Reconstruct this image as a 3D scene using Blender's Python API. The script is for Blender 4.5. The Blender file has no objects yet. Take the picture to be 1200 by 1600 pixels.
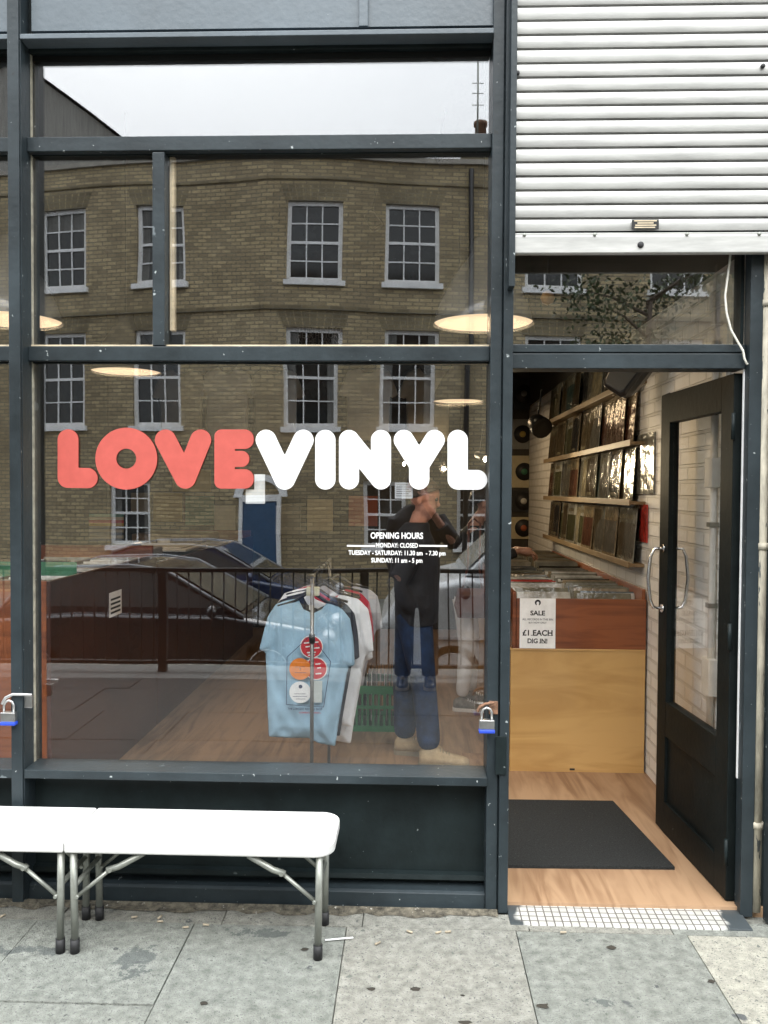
import bpy, bmesh, math, random
from mathutils import Vector, Matrix
R = math.radians
random.seed(7)
S = bpy.context.scene
COL = S.collection

# ------------------------------------------------------------------ camera, sky, sun, exposure
FPX = 1293.0                                   # focal length in pixels of the 1200 x 1600 photograph
CAM = Vector((0.0, -3.2, 1.6))
ROT = Matrix.Rotation(R(1.9), 3, 'Z') @ Matrix.Rotation(R(90 - 1.5), 3, 'X') @ Matrix.Rotation(R(0.33), 3, 'Z')
cd = bpy.data.cameras.new('camera'); cam = bpy.data.objects.new('camera', cd); COL.objects.link(cam)
cam.matrix_world = Matrix.Translation(CAM) @ ROT.to_4x4()
cd.sensor_fit = 'VERTICAL'; cd.sensor_height = 36.0; cd.lens = FPX / 1600 * 36
cd.clip_start = 0.05; cd.clip_end = 900
S.camera = cam

w = bpy.data.worlds.new('World'); S.world = w; w.use_nodes = True
nt = w.node_tree; bg = nt.nodes['Background']
sky = nt.nodes.new('ShaderNodeTexSky'); sky.sky_type = 'NISHITA'; sky.sun_disc = False
sky.sun_elevation = R(50); sky.sun_rotation = R(200); sky.air_density = 1.0; sky.dust_density = 4.0
hs = nt.nodes.new('ShaderNodeHueSaturation'); hs.inputs['Saturation'].default_value = 0.25
mx = nt.nodes.new('ShaderNodeMix'); mx.data_type = 'RGBA'; mx.inputs[0].default_value = 0.7
mx.inputs[7].default_value = (9.2, 9.8, 10.3, 1)          # the even cloud deck
nt.links.new(sky.outputs[0], hs.inputs['Color']); nt.links.new(hs.outputs[0], mx.inputs[6])
# an overcast sky is about three times brighter overhead than at the horizon
wtc = nt.nodes.new('ShaderNodeTexCoord'); wsp = nt.nodes.new('ShaderNodeSeparateXYZ'); nt.links.new(wtc.outputs['Generated'], wsp.inputs[0])
wmx = nt.nodes.new('ShaderNodeMath'); wmx.operation = 'MAXIMUM'; wmx.inputs[1].default_value = 0; nt.links.new(wsp.outputs[2], wmx.inputs[0])
wma = nt.nodes.new('ShaderNodeMath'); wma.operation = 'MULTIPLY_ADD'; wma.inputs[1].default_value = 1.09; wma.inputs[2].default_value = .54; nt.links.new(wmx.outputs[0], wma.inputs[0])
wvm = nt.nodes.new('ShaderNodeVectorMath'); wvm.operation = 'SCALE'; nt.links.new(mx.outputs[2], wvm.inputs[0]); nt.links.new(wma.outputs[0], wvm.inputs['Scale'])
nt.links.new(wvm.outputs[0], bg.inputs['Color']); bg.inputs['Strength'].default_value = 0.12

ld = bpy.data.lights.new('sun', 'SUN'); ld.energy = 0.8; ld.angle = R(40); ld.color = (1, .97, .92)
sun = bpy.data.objects.new('sun', ld); COL.objects.link(sun)
sun.rotation_euler = (R(40), 0, R(20))                    # high behind the camera, softened by cloud
S.view_settings.view_transform = 'Standard'; S.view_settings.look = 'None'
S.view_settings.exposure = 1.6; S.view_settings.gamma = 1.0; S.view_settings.use_curve_mapping = False
S.cycles.max_bounces = 10; S.cycles.transparent_max_bounces = 16; S.cycles.glossy_bounces = 5
S.cycles.sample_clamp_indirect = 6.0
S.cycles.use_denoising = True

# ------------------------------------------------------------------ measuring: a photo pixel on a known plane -> metres
def ray(px, py):
    return ROT @ Vector(((px - 600) / FPX, (800 - py) / FPX, -1.0))
def W(px, py, Y):
    d = ray(px, py); t = (Y - CAM.y) / d.y
    return CAM + d * t
def WX(px, py, X):
    d = ray(px, py); t = (X - CAM.x) / d.x
    return CAM + d * t
def F(px, py, z):
    d = ray(px, py); t = (z - CAM.z) / d.z
    return CAM + d * t
def rect(x0, y0, x1, y1, Y):
    mxp, myp = (x0 + x1) / 2, (y0 + y1) / 2
    return W(x0, myp, Y).x, W(x1, myp, Y).x, W(mxp, y1, Y).z, W(mxp, y0, Y).z   # X0, X1, Z0, Z1

# ------------------------------------------------------------------ materials
MATS = {}
def N(nt, t, **kw):
    n = nt.nodes.new('ShaderNode' + t)
    for k, v in kw.items():
        setattr(n, k, v)
    return n
def col4(c): return (c[0], c[1], c[2], 1)
def pm(name, base, rough=.5, metal=0., var=.12, vscale=6., bump=0., bscale=60., coat=0., tint=None, specks=None, spec=.5, stretch=None):
    m = bpy.data.materials.new(name); m.use_nodes = True; nt = m.node_tree; L = nt.links.new
    b = nt.nodes['Principled BSDF']
    b.inputs['Roughness'].default_value = rough; b.inputs['Metallic'].default_value = metal
    b.inputs['Coat Weight'].default_value = coat; b.inputs['Specular IOR Level'].default_value = spec
    tc = N(nt, 'TexCoord'); vec = tc.outputs['Object']
    if stretch:
        mp = N(nt, 'Mapping'); mp.inputs['Scale'].default_value = stretch; L(vec, mp.inputs['Vector']); vec = mp.outputs[0]
    n1 = N(nt, 'TexNoise'); n1.inputs['Scale'].default_value = vscale; n1.inputs['Detail'].default_value = 7; n1.inputs['Roughness'].default_value = .65
    L(vec, n1.inputs['Vector'])
    r = N(nt, 'ValToRGB'); lo = tint or tuple(c * (1 - 2.2 * var) for c in base); hi = tuple(min(1, c * (1 + 1.2 * var)) for c in base)
    r.color_ramp.elements[0].position = .3; r.color_ramp.elements[0].color = col4(lo)
    r.color_ramp.elements[1].position = .68; r.color_ramp.elements[1].color = col4(hi)
    L(n1.outputs['Fac'], r.inputs['Fac']); out = r.outputs['Color']
    if specks:                                            # chips and spots with a shape of their own: (colour, scale, threshold)
        for scol, ssc, th in (specks if isinstance(specks, list) else [specks]):
            n2 = N(nt, 'TexNoise'); n2.inputs['Scale'].default_value = ssc; n2.inputs['Detail'].default_value = 4
            L(vec, n2.inputs['Vector'])
            r2 = N(nt, 'ValToRGB'); r2.color_ramp.elements[0].position = th; r2.color_ramp.elements[1].position = th + .02
            r2.color_ramp.elements[0].color = (0, 0, 0, 1); r2.color_ramp.elements[1].color = (1, 1, 1, 1)
            L(n2.outputs['Fac'], r2.inputs['Fac'])
            mxn = N(nt, 'Mix', data_type='RGBA'); L(r2.outputs['Color'], mxn.inputs[0]); L(out, mxn.inputs[6]); mxn.inputs[7].default_value = col4(scol)
            out = mxn.outputs[2]
    L(out, b.inputs['Base Color'])
    rr = N(nt, 'MapRange'); rr.inputs['To Min'].default_value = max(.02, rough - .1); rr.inputs['To Max'].default_value = min(1, rough + .12)
    L(n1.outputs['Fac'], rr.inputs['Value']); L(rr.outputs[0], b.inputs['Roughness'])
    if bump:
        n3 = N(nt, 'TexNoise'); n3.inputs['Scale'].default_value = bscale; n3.inputs['Detail'].default_value = 5
        L(vec, n3.inputs['Vector'])
        bp = N(nt, 'Bump'); bp.inputs['Strength'].default_value = bump; bp.inputs['Distance'].default_value = .01
        L(n3.outputs['Fac'], bp.inputs['Height']); L(bp.outputs[0], b.inputs['Normal'])
    MATS[name] = m
    return m
def flat(name, base, rough=.6, metal=0., coat=0.):
    return pm(name, base, rough, metal, var=.05, vscale=20, coat=coat)
def emit(name, colr, strength):
    m = bpy.data.materials.new(name); m.use_nodes = True; nt = m.node_tree
    b = nt.nodes['Principled BSDF']; b.inputs['Base Color'].default_value = col4(colr)
    b.inputs['Emission Color'].default_value = col4(colr); b.inputs['Emission Strength'].default_value = strength
    return m
def glass(name, ior=1.85, wave=.0, tint=(1, 1, 1)):
    m = bpy.data.materials.new(name); m.use_nodes = True; nt = m.node_tree; L = nt.links.new
    nt.nodes.remove(nt.nodes['Principled BSDF']); out = nt.nodes['Material Output']
    tr = N(nt, 'BsdfTransparent'); tr.inputs[0].default_value = col4(tint)
    gl = N(nt, 'BsdfGlossy'); gl.inputs['Roughness'].default_value = .0; gl.inputs['Color'].default_value = (1, 1, 1, 1)
    fr = N(nt, 'Fresnel'); fr.inputs['IOR'].default_value = ior
    geo = N(nt, 'NewGeometry')
    # same reflectance on both faces of the pane
    ng = N(nt, 'VectorMath', operation='SCALE'); mulf = N(nt, 'Math', operation='MULTIPLY_ADD')
    mulf.inputs[1].default_value = -2; mulf.inputs[2].default_value = 1
    lw = N(nt, 'LayerWeight'); 
    ms = N(nt, 'MixShader')
    dot = N(nt, 'VectorMath', operation='DOT_PRODUCT'); L(geo.outputs['Incoming'], dot.inputs[0]); L(geo.outputs['Normal'], dot.inputs[1])
    ab = N(nt, 'Math', operation='ABSOLUTE'); L(dot.outputs['Value'], ab.inputs[0])
    om = N(nt, 'Math', operation='SUBTRACT'); om.inputs[0].default_value = 1; L(ab.outputs[0], om.inputs[1])
    pw = N(nt, 'Math', operation='POWER'); L(om.outputs[0], pw.inputs[0]); pw.inputs[1].default_value = 5
    r0 = ((ior - 1) / (ior + 1)) ** 2
    ma = N(nt, 'Math', operation='MULTIPLY_ADD'); L(pw.outputs[0], ma.inputs[0]); ma.inputs[1].default_value = 1 - r0; ma.inputs[2].default_value = r0
    for n in (fr, ng, mulf, lw): nt.nodes.remove(n)
    L(ma.outputs[0], ms.inputs[0]); L(tr.outputs[0], ms.inputs[1]); L(gl.outputs[0], ms.inputs[2]); L(ms.outputs[0], out.inputs['Surface'])
    if wave:                                              # old float glass is never quite flat
        tc = N(nt, 'TexCoord'); n3 = N(nt, 'TexNoise'); n3.inputs['Scale'].default_value = 1.3; n3.inputs['Detail'].default_value = 1
        L(tc.outputs['Object'], n3.inputs['Vector'])
        bp = N(nt, 'Bump'); bp.inputs['Strength'].default_value = 1; bp.inputs['Distance'].default_value = wave
        L(n3.outputs['Fac'], bp.inputs['Height']); L(bp.outputs[0], gl.inputs['Normal'])
    return m
def brick(name, c1, c2, mortar, bw=.225, bh=.075, mort=.01, bump=.4, rough=.85, dirt=None, dirt_scale=.6):
    m = bpy.data.materials.new(name); m.use_nodes = True; nt = m.node_tree; L = nt.links.new
    b = nt.nodes['Principled BSDF']; b.inputs['Roughness'].default_value = rough
    tc = N(nt, 'TexCoord'); sp = N(nt, 'SeparateXYZ'); L(tc.outputs['Object'], sp.inputs[0])
    ad = N(nt, 'Math', operation='ADD'); L(sp.outputs[0], ad.inputs[0]); L(sp.outputs[1], ad.inputs[1])
    cb = N(nt, 'CombineXYZ'); L(ad.outputs[0], cb.inputs[0]); L(sp.outputs[2], cb.inputs[1])
    bt = N(nt, 'TexBrick'); bt.inputs['Scale'].default_value = 1; bt.inputs['Brick Width'].default_value = bw; bt.inputs['Row Height'].default_value = bh
    bt.inputs['Mortar Size'].default_value = mort; bt.inputs['Mortar Smooth'].default_value = .3; bt.inputs['Bias'].default_value = 0
    bt.inputs['Color1'].default_value = col4(c1); bt.inputs['Color2'].default_value = col4(c2); bt.inputs['Mortar'].default_value = col4(mortar)
    L(cb.outputs[0], bt.inputs['Vector'])
    n = N(nt, 'TexNoise'); n.inputs['Scale'].default_value = dirt_scale; n.inputs['Detail'].default_value = 9; n.inputs['Roughness'].default_value = .7
    L(tc.outputs['Object'], n.inputs['Vector'])
    mr = N(nt, 'MapRange'); mr.inputs['From Min'].default_value = .35; mr.inputs['From Max'].default_value = .7; L(n.outputs['Fac'], mr.inputs['Value'])
    mu = N(nt, 'Mix', data_type='RGBA', blend_type='MULTIPLY'); L(mr.outputs[0], mu.inputs[0]); L(bt.outputs['Color'], mu.inputs[6])
    mu.inputs[7].default_value = col4(dirt or (.55, .52, .48)); L(mu.outputs[2], b.inputs['Base Color'])
    bp = N(nt, 'Bump'); bp.inputs['Strength'].default_value = bump; bp.inputs['Distance'].default_value = .008; bp.invert = True
    n4 = N(nt, 'TexNoise'); n4.inputs['Scale'].default_value = 40; L(tc.outputs['Object'], n4.inputs['Vector'])
    a2 = N(nt, 'Math', operation='MULTIPLY_ADD'); L(n4.outputs['Fac'], a2.inputs[0]); a2.inputs[1].default_value = .4; L(bt.outputs['Fac'], a2.inputs[2])
    L(a2.outputs[0], bp.inputs['Height']); L(bp.outputs[0], b.inputs['Normal'])
    return m
def wood(name, base, dark, rough=.5, axis=(1, 12, 12), scale=1.6, coat=0.):
    m = bpy.data.materials.new(name); m.use_nodes = True; nt = m.node_tree; L = nt.links.new
    b = nt.nodes['Principled BSDF']; b.inputs['Roughness'].default_value = rough; b.inputs['Coat Weight'].default_value = coat
    tc = N(nt, 'TexCoord'); mp = N(nt, 'Mapping'); mp.inputs['Scale'].default_value = axis; L(tc.outputs['Object'], mp.inputs['Vector'])
    n = N(nt, 'TexNoise'); n.inputs['Scale'].default_value = scale; n.inputs['Detail'].default_value = 8; n.inputs['Distortion'].default_value = 1.5; L(mp.outputs[0], n.inputs['Vector'])
    n2 = N(nt, 'TexNoise'); n2.inputs['Scale'].default_value = 1.1; n2.inputs['Detail'].default_value = 4; L(tc.outputs['Object'], n2.inputs['Vector'])
    av = N(nt, 'Math', operation='ADD'); L(n.outputs['Fac'], av.inputs[0]); L(n2.outputs['Fac'], av.inputs[1])
    r = N(nt, 'ValToRGB'); r.color_ramp.elements[0].position = .72; r.color_ramp.elements[1].position = 1.2 if False else 1.0
    r.color_ramp.elements[0].color = col4(dark); r.color_ramp.elements[1].color = col4(base)
    hl = N(nt, 'Math', operation='MULTIPLY'); hl.inputs[1].default_value = .92; L(av.outputs[0], hl.inputs[0])
    L(hl.outputs[0], r.inputs['Fac']); L(r.outputs['Color'], b.inputs['Base Color'])
    bp = N(nt, 'Bump'); bp.inputs['Strength'].default_value = .08; bp.inputs['Distance'].default_value = .01; L(n.outputs['Fac'], bp.inputs['Height']); L(bp.outputs[0], b.inputs['Normal'])
    return m

chips = [((.35, .38, .38), 38, .71), ((.12, .14, .15), 8, .715), ((.4, .42, .42), 85, .735), ((.5, .52, .52), 17, .765), ((.02, .024, .025), 22, .72)]
M_PAINT = pm('slate_paint', (.025, .034, .039), .40, var=.2, vscale=3.2, bump=.12, bscale=45, specks=chips, spec=.28)
M_PAINT_LIT = pm('slate_paint_sky_lit', (.085, .108, .126), .4, var=.12, vscale=2.2, bump=.12, bscale=40, specks=[((.5, .52, .52), 30, .76)])  # same slate made lighter: the sky's light on the fascia is in the colour
M_DARKP = pm('slate_paint_worn', (.010, .016, .017), .5, var=.25, vscale=4, bump=.15, bscale=40, spec=.2, specks=[((.16, .18, .18), 46, .73), ((.10, .12, .12), 11, .72), ((.35, .36, .35), 90, .76)])
M_RECESS = pm('recess_shade', (.006, .007, .007), .7, var=.2, spec=.2)  # shade under the fascia put into a near-black colour
M_RETURN = pm('olive_return_paint', (.022, .022, .017), .6, var=.15, spec=.2)
M_DOOR = pm('black_door_paint', (.008, .011, .011), .5, var=.2, vscale=4, bump=.1, spec=.12, bscale=40, specks=[((.13, .15, .15), 40, .76)])
M_GLASS = glass('window_glass', 2.2, wave=.0016)
M_GLASS2 = glass('door_glass', 1.5)
M_SHUT = pm('shutter_white', (.42, .42, .402), .42, metal=.15, var=.13, vscale=2.5, stretch=(1.2, 1, 9), specks=[((.45, .45, .42), 9, .74)])
M_CREAM = pm('cream_wood', (.62, .52, .36), .6, var=.15, vscale=12)
M_CAULK = pm('old_putty', (.30, .28, .22), .8, var=.2, vscale=30)
M_STEEL = pm('steel', (.55, .55, .54), .3, metal=.95, var=.08, vscale=30)
M_RUST = pm('rusty_steel', (.24, .13, .08), .75, metal=.3, var=.3, vscale=60)
M_CHROME = pm('chrome', (.75, .75, .75), .18, metal=1., var=.03)
M_BLACK = pm('black_rubber', (.012, .012, .013), .6, var=.1)
M_BLACKP = pm('black_plastic', (.014, .014, .015), .35, var=.1)
M_WHITEP = pm('white_plastic', (.64, .64, .625), .5, var=.07, vscale=5, bump=.12, bscale=260, specks=[((.55, .55, .52), 26, .735)])
M_GREYM = pm('grey_leg_metal', (.27, .28, .25), .4, metal=.5, var=.1, vscale=20)
M_BLUE = pm('blue_plastic', (.02, .06, .45), .4)
M_CORAL = flat('coral_vinyl', (.46, .082, .064), .5)
M_WHITEV = flat('white_vinyl', (.86, .86, .85), .5)
M_PAPER = flat('white_paper', (.9, .9, .89), .8); M_CARD = flat('off_white_card', (.6, .61, .6), .8)
M_INK = flat('black_ink', (.015, .015, .015), .7)
M_INKG = flat('grey_ink', (.16, .16, .16), .7)
M_PLY = wood('plywood_floor', (.38, .245, .145), (.22, .125, .068), .5, axis=(9, 1, 1), scale=1.5)
M_PLYF = wood('plywood_panel', (.60, .37, .14), (.47, .27, .09), .35, axis=(1, 1, 6), scale=1.2, coat=.2)
M_BROWN = wood('stained_brown_wood', (.27, .085, .030), (.13, .036, .014), .35, axis=(1, 1, 10), scale=1.2, coat=.3)
M_BROWN2 = wood('stained_dark_wood', (.060, .017, .009), (.03, .009, .005), .4, axis=(6, 1, 1), scale=1.2, coat=.2)
M_LEDGE = wood('pine_ledge', (.30, .215, .12), (.20, .13, .065), .5, axis=(8, 1, 8), scale=2)
M_MAT = pm('doormat_fibre', (.018, .021, .021), .95, var=.42, vscale=130, bump=1.0, bscale=300, specks=[((.07, .075, .07), 110, .68)])
M_WBRICK = brick('white_painted_brick', (.85, .85, .83), (.80, .80, .78), (.68, .675, .65), bump=1.0, rough=.55, dirt=(.90, .88, .84), dirt_scale=1.5)
M_STOCK = brick('yellow_stock_brick', (.64, .52, .305), (.37, .30, .185), (.26, .23, .165), mort=.012, bump=.5, dirt=(.52, .50, .47), dirt_scale=.3)
M_STOCKD = brick('grimy_stock_brick', (.34, .28, .16), (.22, .18, .11), (.3, .27, .2), bump=.5, dirt=(.5, .48, .45))
M_REDB = brick('upper_wall_brick', (.2, .11, .07), (.15, .085, .06), (.2, .18, .15), bump=.5)
M_WINW = pm('white_window_paint', (.86, .87, .87), .5, var=.06)
M_WING = pm('dark_window_glass', (.018, .022, .022), .06, var=.4, vscale=1.2, spec=.7)
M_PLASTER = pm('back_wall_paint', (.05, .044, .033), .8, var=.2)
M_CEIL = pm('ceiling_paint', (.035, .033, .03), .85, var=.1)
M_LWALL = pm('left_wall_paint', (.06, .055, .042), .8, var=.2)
M_ASPH = pm('asphalt', (.05, .05, .052), .9, var=.2, vscale=30, bump=.4, bscale=200)

# ------------------------------------------------------------------ mesh helpers
class MB:
    def __init__(s): s.v = []; s.f = []; s.m = []; s.sm = []
    def add(s, vs, fs, mi=0, smooth=False):
        o = len(s.v); s.v += [tuple(v) for v in vs]
        for f in fs: s.f.append(tuple(i + o for i in f)); s.m.append(mi); s.sm.append(smooth)
        return s
    def box(s, x0, x1, y0, y1, z0, z1, mi=0):
        vs = [(x, y, z) for x in (x0, x1) for y in (y0, y1) for z in (z0, z1)]
        return s.add(vs, [(0, 1, 3, 2), (4, 6, 7, 5), (0, 4, 5, 1), (2, 3, 7, 6), (0, 2, 6, 4), (1, 5, 7, 3)], mi)
    def obox(s, c, ux, uy, uz, hx, hy, hz, mi=0):
        c = Vector(c); vs = [c + ux * a + uy * b + uz * d for a in (-hx, hx) for b in (-hy, hy) for d in (-hz, hz)]
        return s.add(vs, [(0, 1, 3, 2), (4, 6, 7, 5), (0, 4, 5, 1), (2, 3, 7, 6), (0, 2, 6, 4), (1, 5, 7, 3)], mi)
    def tube(s, pts, r, n=10, mi=0, caps=True, closed=False):
        pts = [Vector(p) for p in pts]; k = len(pts); rr = r if isinstance(r, (list, tuple)) else [r] * k
        rings = []; prev = None
        for i, p in enumerate(pts):
            a = pts[i - 1] if (i > 0 or closed) else p; b = pts[(i + 1) % k] if (i < k - 1 or closed) else p
            t = (b - a).normalized()
            if prev is None:
                u = t.orthogonal().normalized()
            else:
                u = (prev - t * prev.dot(t)); u = u.normalized() if u.length > 1e-6 else t.orthogonal().normalized()
            prev = u; w_ = t.cross(u)
            rings.append([p + (u * math.cos(2 * math.pi * j / n) + w_ * math.sin(2 * math.pi * j / n)) * rr[i] for j in range(n)])
        vs = [v for rg in rings for v in rg]; fs = []
        for i in range(k if closed else k - 1):
            i2 = (i + 1) % k
            for j in range(n):
                fs.append((i * n + j, i * n + (j + 1) % n, i2 * n + (j + 1) % n, i2 * n + j))
        s.add(vs, fs, mi, True)
        if caps and not closed:
            o = len(s.v) - len(vs)
            for base in (0, (k - 1) * n):
                s.f.append(tuple(o + base + j for j in range(n))); s.m.append(mi); s.sm.append(False)
        return s
    def lathe(s, prof, c=(0, 0, 0), axis='Z', n=24, mi=0, smooth=True):
        vs = []; fs = []; k = len(prof); c = Vector(c)
        for r, h in prof:
            for j in range(n):
                a = 2 * math.pi * j / n; q = (r * math.cos(a), r * math.sin(a), h)
                if axis == 'Y': q = (q[0], q[2], q[1])
                if axis == 'X': q = (q[2], q[0], q[1])
                vs.append(c + Vector(q))
        for i in range(k - 1):
            for j in range(n):
                fs.append((i * n + j, i * n + (j + 1) % n, (i + 1) * n + (j + 1) % n, (i + 1) * n + j))
        return s.add(vs, fs, mi, smooth)
    def ball(s, c, rx, ry, rz, n=14, k=8, mi=0):
        prof = [(math.sin(math.pi * i / k), -math.cos(math.pi * i / k)) for i in range(k + 1)]
        vs = []; fs = []; c = Vector(c)
        for r, h in prof:
            for j in range(n):
                a = 2 * math.pi * j / n; vs.append(c + Vector((rx * r * math.cos(a), ry * r * math.sin(a), rz * h)))
        for i in range(k):
            for j in range(n):
                fs.append((i * n + j, i * n + (j + 1) % n, (i + 1) * n + (j + 1) % n, (i + 1) * n + j))
        return s.add(vs, fs, mi, True)
    def prism(s, poly, y0, y1, mi=0):                      # poly of (x, z), extruded along Y
        n = len(poly); vs = [(x, y0, z) for x, z in poly] + [(x, y1, z) for x, z in poly]
        fs = [tuple(range(n)), tuple(range(2 * n - 1, n - 1, -1))] + [(i, (i + 1) % n, n + (i + 1) % n, n + i) for i in range(n)]
        return s.add(vs, fs, mi)
    def prismx(s, poly, x0, x1, mi=0):                     # poly of (y, z), extruded along X
        n = len(poly); vs = [(x0, y, z) for y, z in poly] + [(x1, y, z) for y, z in poly]
        fs = [tuple(range(n)), tuple(range(2 * n - 1, n - 1, -1))] + [(i, (i + 1) % n, n + (i + 1) % n, n + i) for i in range(n)]
        return s.add(vs, fs, mi)
    def build(s, name, mats, parent=None, bevel=0., seg=2, fix=True, origin=None):
        me = bpy.data.meshes.new(name)
        off = Vector(parent['_base']) if parent is not None and '_base' in parent else (Vector(origin) if origin is not None else Vector((0, 0, 0)))
        me.from_pydata([tuple(Vector(v) - off) for v in s.v], [], s.f)
        mats = mats if isinstance(mats, (list, tuple)) else [mats]
        for m in mats: me.materials.append(m)
        for p, mi, sm in zip(me.polygons, s.m, s.sm): p.material_index = mi; p.use_smooth = sm
        if fix:
            bm = bmesh.new(); bm.from_mesh(me); bmesh.ops.remove_doubles(bm, verts=bm.verts, dist=1e-6)
            bmesh.ops.recalc_face_normals(bm, faces=bm.faces); bm.to_mesh(me); bm.free()
        ob = bpy.data.objects.new(name, me); COL.objects.link(ob)
        if parent is not None:
            ob.parent = parent
            ob['_base'] = tuple(off)
        elif origin is not None:
            ob.location = origin; ob['_base'] = tuple(origin)
        else:
            ob['_base'] = (0, 0, 0)
        if bevel:
            bv = ob.modifiers.new('bevel', 'BEVEL'); bv.width = bevel; bv.segments = seg; bv.limit_method = 'ANGLE'; bv.angle_limit = R(35)
        return ob
def tag(o, label=None, cat=None, group=None, kind=None):
    if label: o['label'] = label
    if cat: o['category'] = cat
    if group: o['group'] = group
    if kind: o['kind'] = kind
    return o
def empty(name, base, label, cat, group=None):
    o = bpy.data.objects.new(name, None); COL.objects.link(o); o.location = base; o['_base'] = tuple(base)
    o.empty_display_size = .1
    return tag(o, label, cat, group)
def copy_tree(o, parent=None):
    c = o.copy(); COL.objects.link(c)
    if parent is not None: c.parent = parent
    for ch in list(o.children): copy_tree(ch, c)
    return c
def P2(o): return (o.x, o.z)

def poly_sdf(poly):
    def f(x, z):
        d = 1e18; inside = False; n = len(poly)
        for i in range(n):
            ax, az = poly[i]; bx, bz = poly[i - 1]
            ex, ez = bx - ax, bz - az; wx, wz = x - ax, z - az
            t = max(0, min(1, (wx * ex + wz * ez) / (ex * ex + ez * ez + 1e-18)))
            dx, dz = wx - ex * t, wz - ez * t; d = min(d, dx * dx + dz * dz)
            if (az > z) != (bz > z) and x < (bx - ax) * (z - az) / (bz - az) + ax: inside = not inside
        d = math.sqrt(d)
        return -d if inside else d
    return f
def cap(x0, y0, x1, y1, r):
    ex, ey = x1 - x0, y1 - y0; L2 = ex * ex + ey * ey + 1e-12
    def f(x, y):
        t = max(0, min(1, ((x - x0) * ex + (y - y0) * ey) / L2))
        return math.hypot(x - x0 - ex * t, y - y0 - ey * t) - r
    return f
def rrect(x0, y0, x1, y1, r):
    cx, cy, hx, hy = (x0 + x1) / 2, (y0 + y1) / 2, (x1 - x0) / 2 - r, (y1 - y0) / 2 - r
    def f(x, y):
        dx, dy = abs(x - cx) - hx, abs(y - cy) - hy
        return math.hypot(max(dx, 0), max(dy, 0)) + min(max(dx, dy), 0) - r
    return f
def ring(cx, cy, ro, ri):
    return lambda x, y: max(math.hypot(x - cx, y - cy) - ro, ri - math.hypot(x - cx, y - cy))
def union(*fs): return lambda x, y: min(f(x, y) for f in fs)

def march(sdf, bbox, step):
    """cells inside sdf<0 clipped to the outline: (points2d with sdf value, faces)."""
    x0, y0, x1, y1 = bbox; nx = int((x1 - x0) / step) + 2; ny = int((y1 - y0) / step) + 2
    g = [[sdf(x0 + i * step, y0 + j * step) for j in range(ny + 1)] for i in range(nx + 1)]
    pts = []; idx = {}; faces = []
    def vert(key, p, val):
        if key not in idx: idx[key] = len(pts); pts.append((p[0], p[1], val))
        return idx[key]
    for i in range(nx):
        for j in range(ny):
            cs = [(i, j), (i + 1, j), (i + 1, j + 1), (i, j + 1)]; poly = []
            for k in range(4):
                a, b = cs[k], cs[(k + 1) % 4]; va, vb = g[a[0]][a[1]], g[b[0]][b[1]]
                pa = (x0 + a[0] * step, y0 + a[1] * step); pb = (x0 + b[0] * step, y0 + b[1] * step)
                if va < 0: poly.append(vert(a, pa, va))
                if (va < 0) != (vb < 0):
                    t = va / (va - vb); key = (min(a, b), max(a, b))
                    poly.append(vert(key, (pa[0] + (pb[0] - pa[0]) * t, pa[1] + (pb[1] - pa[1]) * t), 0.0))
            if len(poly) >= 3: faces.append(tuple(poly))
    return pts, faces
def inflate(mb, sdf, bbox, step, place, depth, mi=0):
    """closed cushion: front and back sheets meet at the outline. place(x,z,off) -> world, depth(x,z,d,side) -> offset"""
    pts, faces = march(sdf, bbox, step)
    fr = [place(x, z, -depth(x, z, -v, -1)) if v < 0 else place(x, z, 0) for x, z, v in pts]
    bk = [place(x, z, depth(x, z, -v, 1)) if v < 0 else place(x, z, 0) for x, z, v in pts]
    mb.add(fr, faces, mi, True); mb.add(bk, [tuple(reversed(f)) for f in faces], mi, True)

def text_mesh(body, size, bold=0., align='CENTER', spacing=1.):
    cu = bpy.data.curves.new('txt', 'FONT'); cu.body = body; cu.size = size; cu.align_x = align; cu.offset = bold * size
    cu.space_character = spacing; cu.resolution_u = 4
    ob = bpy.data.objects.new('txt', cu); COL.objects.link(ob)
    dg = bpy.context.evaluated_depsgraph_get(); dg.update()
    me = bpy.data.meshes.new_from_object(ob.evaluated_get(dg))
    vs = [v.co.copy() for v in me.vertices]; fs = [tuple(p.vertices) for p in me.polygons]
    bpy.data.objects.remove(ob); bpy.data.curves.remove(cu); bpy.data.meshes.remove(me)
    return vs, fs
def put_text(mb, body, org, ux, uz, size, bold=0., align='CENTER', width=None, mi=0, spacing=1.):
    """lays text on a plane: org baseline point, ux right, uz up; width squeezes it to a measured length"""
    vs, fs = text_mesh(body, size, bold, align, spacing)
    if width and vs:
        xs = [v.x for v in vs]; k = width / (max(xs) - min(xs)); mid = (max(xs) + min(xs)) / 2 if align == 'CENTER' else 0
        for v in vs: v.x = (v.x - mid) * k
    org, ux, uz = Vector(org), Vector(ux), Vector(uz)
    mb.add([org + ux * v.x + uz * v.y for v in vs], fs, mi)
XV, YV, ZV = Vector((1, 0, 0)), Vector((0, 1, 0)), Vector((0, 0, 1))

# ================================================================== SETTING: ground
FLOOR = .02
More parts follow.
